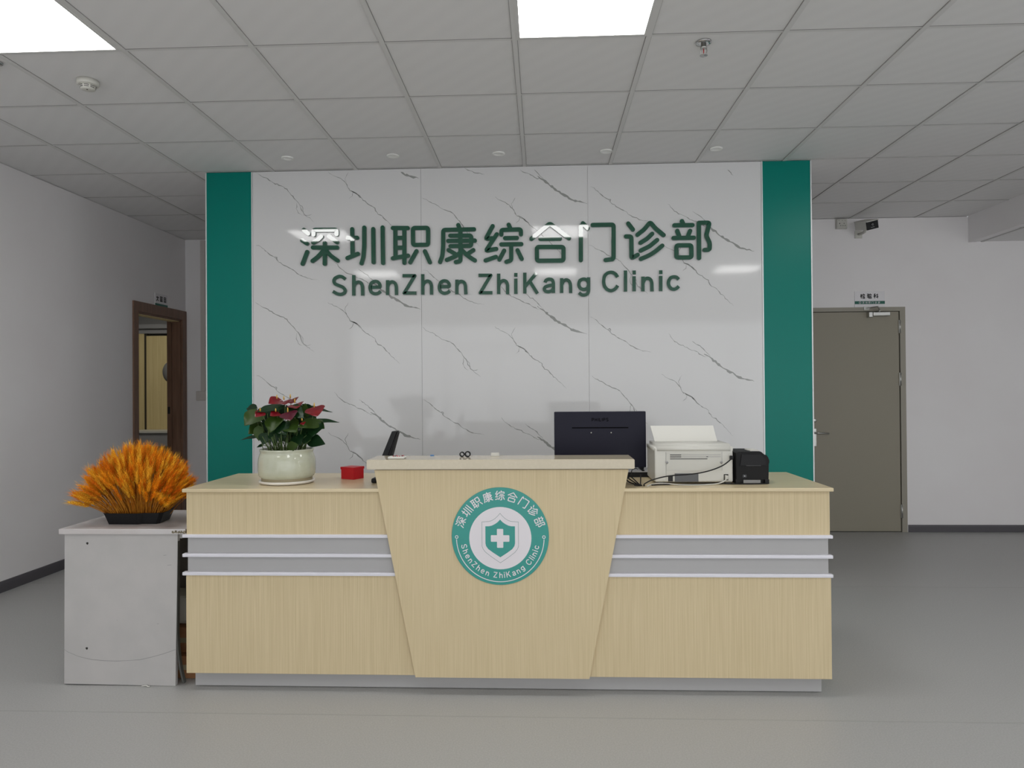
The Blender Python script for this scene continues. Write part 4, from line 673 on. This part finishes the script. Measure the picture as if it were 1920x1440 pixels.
def leaf_mesh(b, base, tip, width, facing, droop=.12, fold=.18, mi=0, lobes=.22):
    base, tip = Vector(base), Vector(tip); d = tip - base; Ln = d.length; d.normalize()
    n = Vector(facing); n = (n - d * n.dot(d)).normalized(); s = d.cross(n)
    nt, nu = 12, 6; rows = []
    for i in range(nt + 1):
        t = i / nt
        wv = (math.sin(math.pi * min(1, t ** .62)) ** .85) * (1 - .30 * t) * width * .56 if 0 < t < 1 else .0006
        row = []
        for j in range(-nu // 2, nu // 2 + 1):
            u = j / (nu / 2)
            back = lobes * Ln * abs(u) * max(0, 1 - t * 3.2)
            p = base + d * (t * Ln - back) + s * (u * wv) + n * (abs(u) * wv * fold * (1 - t * .5) - droop * Ln * (t * t - t * .6)) + n * (.012 * math.sin(9 * t + 3 * u) * width * 4 * abs(u) * .5)
            row.append(p)
        rows.append(row)
    vs = [p for r in rows for p in r]; k = nu + 1
    return b.add(vs, [(i * k + j, i * k + j + 1, (i + 1) * k + j + 1, (i + 1) * k + j) for i in range(nt) for j in range(nu)], mi, True)
RS = random.Random(4)
for i, (bs, tp, wd) in enumerate(D['leaves']):
    b = B()
    ol = i in (1, 2, 4, 6, 7, 10, 13, 17, 25)
    fc = (RS.uniform(-.3, .2), -1, RS.uniform(.1, .5)) if i not in (0, 3, 9, 12) else (0, -.55, 1)
    leaf_mesh(b, bs, tp, wd * 1.65, fc, droop=RS.uniform(.02, .14), fold=RS.uniform(-.05, .2))
    lf = b.mk('leaf', M['leafl'] if ol else M['leafd'], t)
    foot = Vector((PX + (bs[0] - PX) * .45 + RS.uniform(-.02, .02), PY + RS.uniform(-.06, .05), 1.058))
    top = Vector(bs) + (Vector(tp) - Vector(bs)) * .05; mid = foot.lerp(top, .55) + Vector((0, -.006, .012))
    pts = [foot * (1 - k / 7) ** 2 + mid * 2 * (k / 7) * (1 - k / 7) + top * (k / 7) ** 2 for k in range(8)]
    B().tube(pts, .0019, 6).mk('leaf_stalk', M['stem'], lf)
for c, wd, tilt, kind in D['flowers']:
    c = Vector(c); b = B()
    dirv = Vector((.25 if c.x > PX else -.35, -.5, -.25 if kind else -.1)).normalized()
    fcv = (.05, -1.0 if tilt > .4 else -.7, .9 if tilt > .4 else .7)
    L_ = wd * 1.05
    leaf_mesh(b, c - dirv * L_ * .42, c + dirv * L_ * .58, wd * 1.35, fcv, droop=.10, fold=.22, lobes=.3)
    fl = b.mk('flower', M['spathed'] if kind == 2 else M['spathe'], t)
    s0 = c - dirv * L_ * .30 + Vector((0, -.012, .012)); e0 = s0 + Vector((.004, -.012, wd * .22 + .006))
    b = B().tube([s0, s0.lerp(e0, .5), e0], .0033, 8, taper=[.9, 1, .55]); b.mk('spadix', M['spadix'], fl)
    foot = Vector((PX + (c.x - PX) * .5, PY + RS.uniform(-.03, .03), 1.058)); top = c - dirv * L_ * .38
    B().tube([foot, foot.lerp(top, .5) + Vector((0, 0, .01)), top], .0019, 6).mk('flower_stalk', M['stem'], fl)
stm = B()
for k in range(46):
    a = RS.uniform(0, 6.283); r0 = RS.uniform(.02, .085); r1 = r0 + RS.uniform(.0, .04)
    f0 = Vector((PX + r0 * math.cos(a), PY + r0 * math.sin(a), 1.056)); f1 = Vector((PX + r1 * math.cos(a), PY + r1 * math.sin(a), 1.056 + RS.uniform(.05, .14)))
    stm.tube([f0, f0.lerp(f1, .5) + Vector((0, 0, .012)), f1], .0019, 5)
o = stm.mk('young_stalks', M['stem'], t); o['kind'] = 'stuff'

# ------------------------------------------------------------------ wheat bunch on the grey cabinet
WX, WY_, WZ = -1.690, -1.615, .7245
t = thing('dried_wheat_bunch', 'bunch of orange dried wheat in a low black tray on the grey cabinet', 'dried flowers', (WX, WY_, WZ))
b = B()
pb = []; pt_ = []
for (x, y) in ((-.105, -.075), (.035, -.078), (.055, -.066), (.118, -.066), (.130, -.05), (.118, .06), (-.1, .06), (-.118, -.03)):
    pb.append((x, y)); pt_.append((x * 1.17, y * 1.14))
n = len(pb)
vs = [(WX + x, WY_ + y, WZ + .0005) for x, y in pb] + [(WX + x, WY_ + y, WZ + .053) for x, y in pt_] + [(WX + x * 1.03, WY_ + y * 1.03, WZ + .055) for x, y in pt_] + [(WX + x * .96, WY_ + y * .95, WZ + .052) for x, y in pt_] + [(WX + x, WY_ + y, WZ + .02) for x, y in pb]
fs_ = [tuple(range(n))[::-1]]
for l in range(4): fs_ += [(l * n + i, l * n + (i + 1) % n, (l + 1) * n + (i + 1) % n, (l + 1) * n + i) for i in range(n)]
fs_.append(tuple(range(4 * n, 5 * n))); b.add(vs, fs_); b.mk('tray', M['black'], t)
RW = random.Random(21)
def stalk(b, fa, ti, k, m_ear=1):
    """fa fan angle, ti tilt towards the viewer, k length factor; slot 0 straw, slot m_ear ear"""
    root = Vector((WX + fa * .098 + RW.uniform(-.012, .012), WY_ + max(-.058, min(.045, -ti * .055 + RW.uniform(-.02, .02))), WZ + .03))
    tip = Vector((WX + .274 * math.sin(fa) * (1 - .12 * abs(ti)), WY_ - .225 * math.sin(ti), WZ + .055 + .318 * math.cos(fa) * math.cos(ti)))
    tip = root + (tip - root) * k
    ln = (tip - root).length
    d0 = ((tip - root).normalized() + Vector((0, 0, .45))).normalized()
    mid = root + d0 * ln * .5
    def cur(s): return root * (1 - s) ** 2 + mid * 2 * s * (1 - s) + tip * s * s
    k0 = 1 - .056 / ln
    b.tube([cur(s * k0 / 4) for s in range(5)], .0012, 4, 0, cap=False)
    ax = [cur(k0 + (1 - k0) * j / 6) for j in range(7)]
    a = (ax[-1] - ax[0]).normalized(); s1 = a.cross(Vector((.3, .9, .1))).normalized(); s2 = a.cross(s1)
    for j in range(7):
        w_ = (.0062, .0074, .0078, .0076, .0070, .006, .0042)[j]; ph = RW.random()
        for q in range(4):
            an = q * math.pi / 2 + (j % 2) * .785 + ph * .5; o = s1 * math.cos(an) + s2 * math.sin(an); p = ax[j]
            e = p + o * w_ * .95 + a * .0085; w2 = o.cross(a) * .0027
            b.add([p + w2 - a * .002, p - w2 - a * .002, p + o * w_ * .8 + a * .002, e + w2 * .5, e - w2 * .5, e + a * .003], [(0, 2, 3), (2, 1, 4), (2, 4, 5), (2, 5, 3), (0, 3, 1), (1, 3, 4)], m_ear)
            for _ in range(2):
                tipa = e + (a + o * RW.uniform(.15, .55) + w2 * RW.uniform(-80, 80)).normalized() * RW.uniform(.014, .034)
                w3 = o.cross(a) * .00052
                b.add([e - w3, e + w3, tipa], [(0, 1, 2)], m_ear)
specs = []
for k in range(560):
    fa = math.radians(RW.uniform(-1, 1) * 74)
    ti = RW.uniform(-.5, 1.02)
    kk = RW.uniform(.86, 1.02)
    if RW.random() < .42 and ti > .1: kk = RW.uniform(.64, .88)
    kk = max(kk, .60 + .2 * abs(fa))
    specs.append((ti, fa, kk))
specs.sort(reverse=True)                # nearest to the viewer first
EM = ['ear1', 'ear2', 'ear3', 'ear1', 'ear2']
for i, (ti, fa, kk) in enumerate(specs[:100]):
    b = B(); stalk(b, fa, ti, kk); b.mk('wheat_stalk', [M['straw'], M[EM[i % 5]]], t)
b = B()
for i, (ti, fa, kk) in enumerate(specs[100:]): stalk(b, fa, ti, kk, 1 + i % 3)
o = b.mk('wheat_stalks', [M['straw'], M['ear1'], M['ear2'], M['ear3']], t); o['kind'] = 'stuff'

# ------------------------------------------------------------------ small things on the desk
def rbox(cx, cy, z0, z1, hx, hy, ang):
    ca, sa = math.cos(ang), math.sin(ang)
    P = [(cx + u * ca - v * sa, cy + u * sa + v * ca) for u, v in ((-hx, -hy), (hx, -hy), (hx, hy), (-hx, hy))]
    return [(x, y, z0) for x, y in P] + [(x, y, z1) for x, y in P]
BF = [(0, 3, 2, 1), (4, 5, 6, 7), (0, 1, 5, 4), (1, 2, 6, 5), (2, 3, 7, 6), (3, 0, 4, 7)]
t = thing('red_box', 'small red lidded box on the desk beside the flower pot', 'box', (-.683, -1.488, .915))
B().add(rbox(-.676, -1.488, .9155, .969, .040, .037, -.46), BF).mk('box_body', M['red'], t)
B().add(rbox(-.676, -1.488, .963, .975, .0425, .0395, -.46), BF).mk('lid', M['red'], t)
# tilted dark display behind the counter
t = thing('tilted_display', 'narrow black screen seen edge on, leaning behind the left end of the counter', 'display', (-.50, -1.50, .915))
b = B()
def slab(b, p0, p1, wx, dy, m=0):
    vs = []
    for (x, z, w_) in (p0, p1):
        for y in (-1.53, -1.53 + dy): vs += [(x, y, z), (x + w_, y, z)]
    return b.add(vs, [(0, 1, 5, 4), (2, 6, 7, 3), (0, 4, 6, 2), (1, 3, 7, 5), (4, 5, 7, 6), (0, 2, 3, 1)], m)
slab(b, (-.537, .985, .030), (-.468, 1.151, .024), .03, .06); b.mk('screen_back', M['black'], t)
b = B(); slab(b, (-.506, .985, .022), (-.443, 1.145, .0035), .02, .055); b.mk('screen', M['black2'], t)
B().tube([(-.50, -1.43, .93), (-.50, -1.43, 1.02)], .012, 10).box((-.545, -1.56, .9155), (-.43, -1.38, .934), 0, .005).mk('stand', M['black'], t)
tag(B().box((-.540, -1.665, .9155), (-.515, -1.60, .937), 0, .006).mk('black_puck', M['black']), 'small black thing on the desk peeking out left of the counter panel', 'gadget')
# on the stone counter
CT = 1.0455
t = thing('white_tray', 'small white tray with red and dark bits at the left end of the counter', 'tray', (-.384, -1.812, CT))
B().box((-.422, -1.838, CT), (-.346, -1.786, CT + .010), 0, .003).mk('tray_body', M['paper'], t)
b = B()
for k in range(12):
    x, y = R.uniform(-.412, -.356), R.uniform(-1.83, -1.795); b.box((x, y, CT + .010), (x + R.uniform(.003, .009), y + .006, CT + .010 + R.uniform(.002, .005)), k % 3 == 0)
o = b.mk('contents', [M['pink'], M['dk']], t); o['kind'] = 'stuff'
def tape_ring(x, y, r, ri, label):
    b = B().lathe([(ri, -.009), (r, -.009), (r, .009), (ri, .009), (ri, -.009)], (0, 0, 0), 32, mx=Matrix.Rotation(math.pi / 2, 4, 'X'), cap=False)
    b.v = [(v[0] + x, v[1] + y, v[2] + CT + r) for v in b.v]
    return tag(b.mk('tape_ring', M['black'], None, (x, y, CT)), label, 'ring', 'black rings standing on the counter')
tape_ring(-.0985, -1.738, .0115, .0075, 'smaller black ring standing on the counter, the left of two')
tape_ring(-.071, -1.752, .0135, .0085, 'larger black ring standing on the counter, the right of two')
tag(B().add(rbox(.051, -1.70, CT, CT + .014, .019, .010, .06), BF).mk('white_eraser', M['paper']), 'small white block on the counter right of the black rings', 'block')
tag(B().box((-.254, -1.69, CT), (-.236, -1.682, CT + .004), 0, .0015).mk('blue_cap', M['blue']), 'tiny blue cap lying on the counter right of the white tray', 'cap')

# monitor on its low box
t = thing('monitor_stand', 'low black box with pale top under the monitor', 'stand', (.56, -1.37, .915))
B().box((.36, -1.463, .9155), (.86, -1.29, .9405)).mk('drawer', M['black'], t)
B().box((.355, -1.466, .9405), (.865, -1.272, .944)).mk('top_plate', M['grey'], t)
MYF = -1.405
t = thing('monitor', 'black monitor seen from behind on the desk right of the counter', 'monitor', (.5605, MYF, .944))
b = B().box((.331, MYF, .957), (.790, MYF + .022, 1.2385), 0, .004); b.mk('casing', M['mon'], t)
B().box((.336, MYF + .0205, .962), (.785, MYF + .024, 1.233)).mk('screen', M['gloss'], t)
B().box((.420, MYF - .0012, 1.1545), (.702, MYF + .001, 1.1600)).mk('vent_slot', M['logo'], t)
b = B()
for x in (.516, .616): b.lathe([(.0034, 0), (.0034, .002), (.0, .002)], (x, MYF, 1.132), 12, mx=Matrix.Rotation(math.pi / 2, 4, 'X'))
b.mk('mount_screws', M['steel'], t)
for x0 in (.372, .768):
    B().prism([(x0 - .018, .959), (x0 + .012, .959), (x0 + .008, .9445), (x0 - .003, .9445)], 'y', MYF + .002, MYF + .018).box((x0 - .006, MYF - .05, .9443), (x0 + .006, MYF + .09, .9495)).mk('foot', M['black'], t)
LG = {'P': [[(0, 0), (0, 1), (.55, 1), (.62, .85), (.62, .6), (.55, .45), (0, .45)]], 'H': [[(0, 0), (0, 1)], [(.65, 0), (.65, 1)], [(0, .5), (.65, .5)]], 'I': [[(0, 0), (0, 1)]], 'L': [[(0, 1), (0, 0), (.5, 0)]],
      'S': [[(.6, .85), (.5, 1), (.1, 1), (0, .85), (0, .65), (.6, .38), (.6, .15), (.5, 0), (.1, 0), (0, .15)]]}
b = B(); x = .5205
for chh, ad in (('P', .95), ('H', 1.0), ('I', .35), ('L', .8), ('I', .35), ('P', .95), ('S', .8)):
    for s in LG[chh]: b.stroke([(x + p[0] * .0135, 1.1905 + p[1] * .0145) for p in s], .0030, lambda u, v, h: (u, MYF - h, v), .0006, cap=False, sides=False, fil=.0005)
    x += ad * .0165
b.mk('maker_lettering', M['logo'], t)

# laser printer
PYF = -1.70
t = thing('printer', 'white laser printer on the right of the desk', 'printer', (.96, -1.58, .915))
B().box((.786, PYF, .922), (1.141, -1.46, 1.078), 0, .006).mk('body', M['white'], t)
b = B(); bm = bmesh.new(); bmesh.ops.create_cube(bm, size=1)
for v in bm.verts: v.co = Vector((.9635 + v.co.x * .362, -1.579 + v.co.y * .246, 1.0805 + v.co.z * .032))
bmesh.ops.bevel(bm, geom=[e for e in bm.edges if not (e.verts[0].co.z < 1.075 and e.verts[1].co.z < 1.075)], offset=.014, segments=4, affect='EDGES')
b.bm(bm, 0, True); b.mk('top_cover', M['white'], t)
def pface(b, x0, x1, z0, z1, d=.0008, mi=0): return b.box((x0, PYF - d, z0), (x1, PYF + .001, z1), mi)
b = pface(B(), .838, 1.090, .975, 1.058, .003); b.mk('rear_door', M['white2'], t)
b = B()
for z in (1.047, 1.038):
    b.box((.855, PYF - .0038, z - .0018), (.906, PYF - .003, z + .0018), 0); b.box((.906, PYF - .0034, z - .001), (1.085, PYF - .003, z + .001), 1)
b.box((.855, PYF - .0038, 1.0275), (1.025, PYF - .003, 1.0305), 0); b.box((1.02, PYF - .0040, 1.037), (1.028, PYF - .003, 1.040), 0)
b.mk('vent_slots', [M['dk'], M['mgrey']], t)
b = B()
for x in (.8405, 1.0875): b.lathe([(.006, 0), (.006, .004), (.003, .006), (0, .006)], (x, PYF - .003, 1.013), 10, mx=Matrix.Rotation(math.pi / 2, 4, 'X'))
b.mk('latches', M['mgrey'], t)
b = B(); pface(b, .8365, .838, .93, 1.060); pface(b, 1.0905, 1.092, .975, 1.060); b.mk('door_seams', M['mgrey'], t)
pface(B(), .846, .868, .925, .953).mk('cassette_gap', M['dk'], t)
pface(B(), .876, .984, .924, .962).mk('cassette_back', M['dgrey'], t)
pface(B(), 1.122, 1.139, 1.028, 1.054, .002).mk('power_inlet', M['white2'], t)
b = pface(B(), 1.099, 1.119, .930, .958, .0012, 0); pface(b, 1.103, 1.1155, .934, .954, .003, 1); b.mk('usb_port', [M['hole'], M['white2']], t)
b = B()
for x, y in ((.81, -1.68), (1.12, -1.68), (.81, -1.48), (1.12, -1.48)): b.box((x - .012, y - .012, .9152), (x + .012, y + .012, .923))
b.mk('rubber_feet', M['rubber'], t)
b = B(); q0, q1 = -1.530, -1.470
b.add([(.815, q0, 1.090), (1.114, q0, 1.090), (1.107, q1, 1.169), (.802, q1, 1.169), (.815, q0 + .004, 1.088), (1.114, q0 + .004, 1.088), (1.107, q1 + .004, 1.168), (.802, q1 + .004, 1.168)], [(0, 1, 2, 3), (7, 6, 5, 4), (0, 4, 5, 1), (1, 5, 6, 2), (2, 6, 7, 3), (3, 7, 4, 0)])
sub(b.mk('paper_support', M['paper'], t), 'white leaning paper support')
# label printer
t = thing('label_printer', 'black label printer at the right of the white printer', 'printer', (1.225, -1.62, .915))
prof = [(1.152, .935), (1.296, .935), (1.298, 1.006), (1.3005, 1.012), (1.3005, 1.022), (1.295, 1.036), (1.288, 1.046), (1.278, 1.048), (1.268, 1.058), (1.262, 1.062), (1.165, 1.062), (1.152, 1.056)]
B().prism(prof, 'y', -1.715, -1.54).mk('body', M['black2'], t)
B().box((1.150, -1.712, .9155), (1.166, -1.55, .936)).box((1.280, -1.718, .9155), (1.298, -1.55, .936)).box((1.166, -1.70, .918), (1.28, -1.60, .935)).mk('base_frame', M['black'], t)
B().box((1.186, -1.708, .918), (1.262, -1.70, .933)).mk('label_strip', M['mgrey'], t)
B().prism([(1.168, 1.000), (1.286, 1.000), (1.283, 1.028), (1.262, 1.050), (1.176, 1.050)], 'y', -1.720, -1.714).mk('lid', M['black'], t)
B().box((1.196, -1.7165, .9975), (1.262, -1.7145, 1.0)).mk('peel_slot', M['gloss'], t)
b = B().box((1.180, -1.7165, .945), (1.197, -1.7145, .958)); b.box((1.187, -1.718, .950), (1.190, -1.7164, .953), 1); b.mk('power_socket', [M['gloss'], M['steel']], t)
b = B().box((1.222, -1.69, 1.0615), (1.262, -1.60, 1.0665)); b.mk('label_paper', M['paper'], t)

# cables
def spl(P, n=8):
    P = [Vector(p) for p in P]; out = []
    for i in range(len(P) - 1):
        a = P[max(i - 1, 0)]; b_, c = P[i], P[i + 1]; d = P[min(i + 2, len(P) - 1)]
        for k in range(n):
            s = k / n; out.append(.5 * ((2 * b_) + (c - a) * s + (2 * a - 5 * b_ + 4 * c - d) * s * s + (3 * b_ - a - 3 * c + d) * s ** 3))
    return out + [P[-1]]
t = thing('power_cord', 'black power cord plugged into the back of the white printer', 'cable', (1.13, -1.71, 1.035))
B().box((1.124, -1.7225, 1.026), (1.138, -1.7023, 1.044), 0, .003).mk('plug', M['black'], t)
B().tube(spl([(1.128, -1.722, 1.030), (1.09, -1.735, 1.004), (1.04, -1.738, .983), (.985, -1.738, .969), (.93, -1.738, .962), (.87, -1.738, .958), (.815, -1.738, .950), (.765, -1.738, .936), (.738, -1.742, .9235), (.728, -1.755, .9187), (.724, -1.79, .9187)]), .0029, 8).mk('cord', M['black'], t)
t = thing('data_cable', 'pale grey cable running from the white printer along the desk', 'cable', (1.10, -1.71, .94))
B().box((1.103, -1.715, .936), (1.1155, -1.7032, .953), 0, .002).mk('plug', M['white2'], t)
B().tube(spl([(1.108, -1.715, .943), (1.095, -1.728, .931), (1.06, -1.745, .921), (1.0, -1.765, .9185), (.94, -1.775, .9185), (.88, -1.765, .9185), (.83, -1.745, .922), (.79, -1.737, .921), (.762, -1.752, .9185), (.745, -1.785, .9185), (.735, -1.815, .9185)]), .0028, 8).mk('cord', M['white2'], t)
ends = [((.64, -1.66, .955), (.66, -1.72, .93)), ((.645, -1.64, .945), (.665, -1.71, .925)), ((.655, -1.62, .950), (.672, -1.69, .935)), ((.665, -1.58, .955), (.685, -1.68, .94)), ((.735, -1.60, .945), (.722, -1.69, .93))]
names = ['lowest', 'thick', 'slack', 'upper', 'right hand']
for k, (a, m) in enumerate(ends):
    o = B().tube(spl([a, m, (.686 + k * .0068, -1.752, .9195), (.684 + k * .0072, -1.79, .9195)]), .0027, 8).mk('black_cable', M['black'])
    tag(o, 'black cable in the tangle beside the right end of the counter', 'cable', 'black cables tangled beside the counter')
tag(B().tube(spl([(.745, -1.41, .9485), (.735, -1.43, .956), (.715, -1.45, .951), (.708, -1.474, .947), (.705, -1.482, .93), (.690, -1.50, .9185), (.66, -1.60, .9185)]), .0021, 8).mk('monitor_cable', M['black']), 'thin black cable looping from the monitor foot over the low box', 'cable')
tag(B().tube(spl([(.76, -1.77, .9182), (.80, -1.755, .9182), (.86, -1.75, .9185), (.93, -1.745, .9182), (1.0, -1.735, .9182), (1.08, -1.725, .9182), (1.15, -1.735, .9182), (1.22, -1.735, .9182), (1.29, -1.725, .9182)]), .0026, 8).mk('black_cable', M['black']), 'black cable lying along the foot of both printers', 'cable')
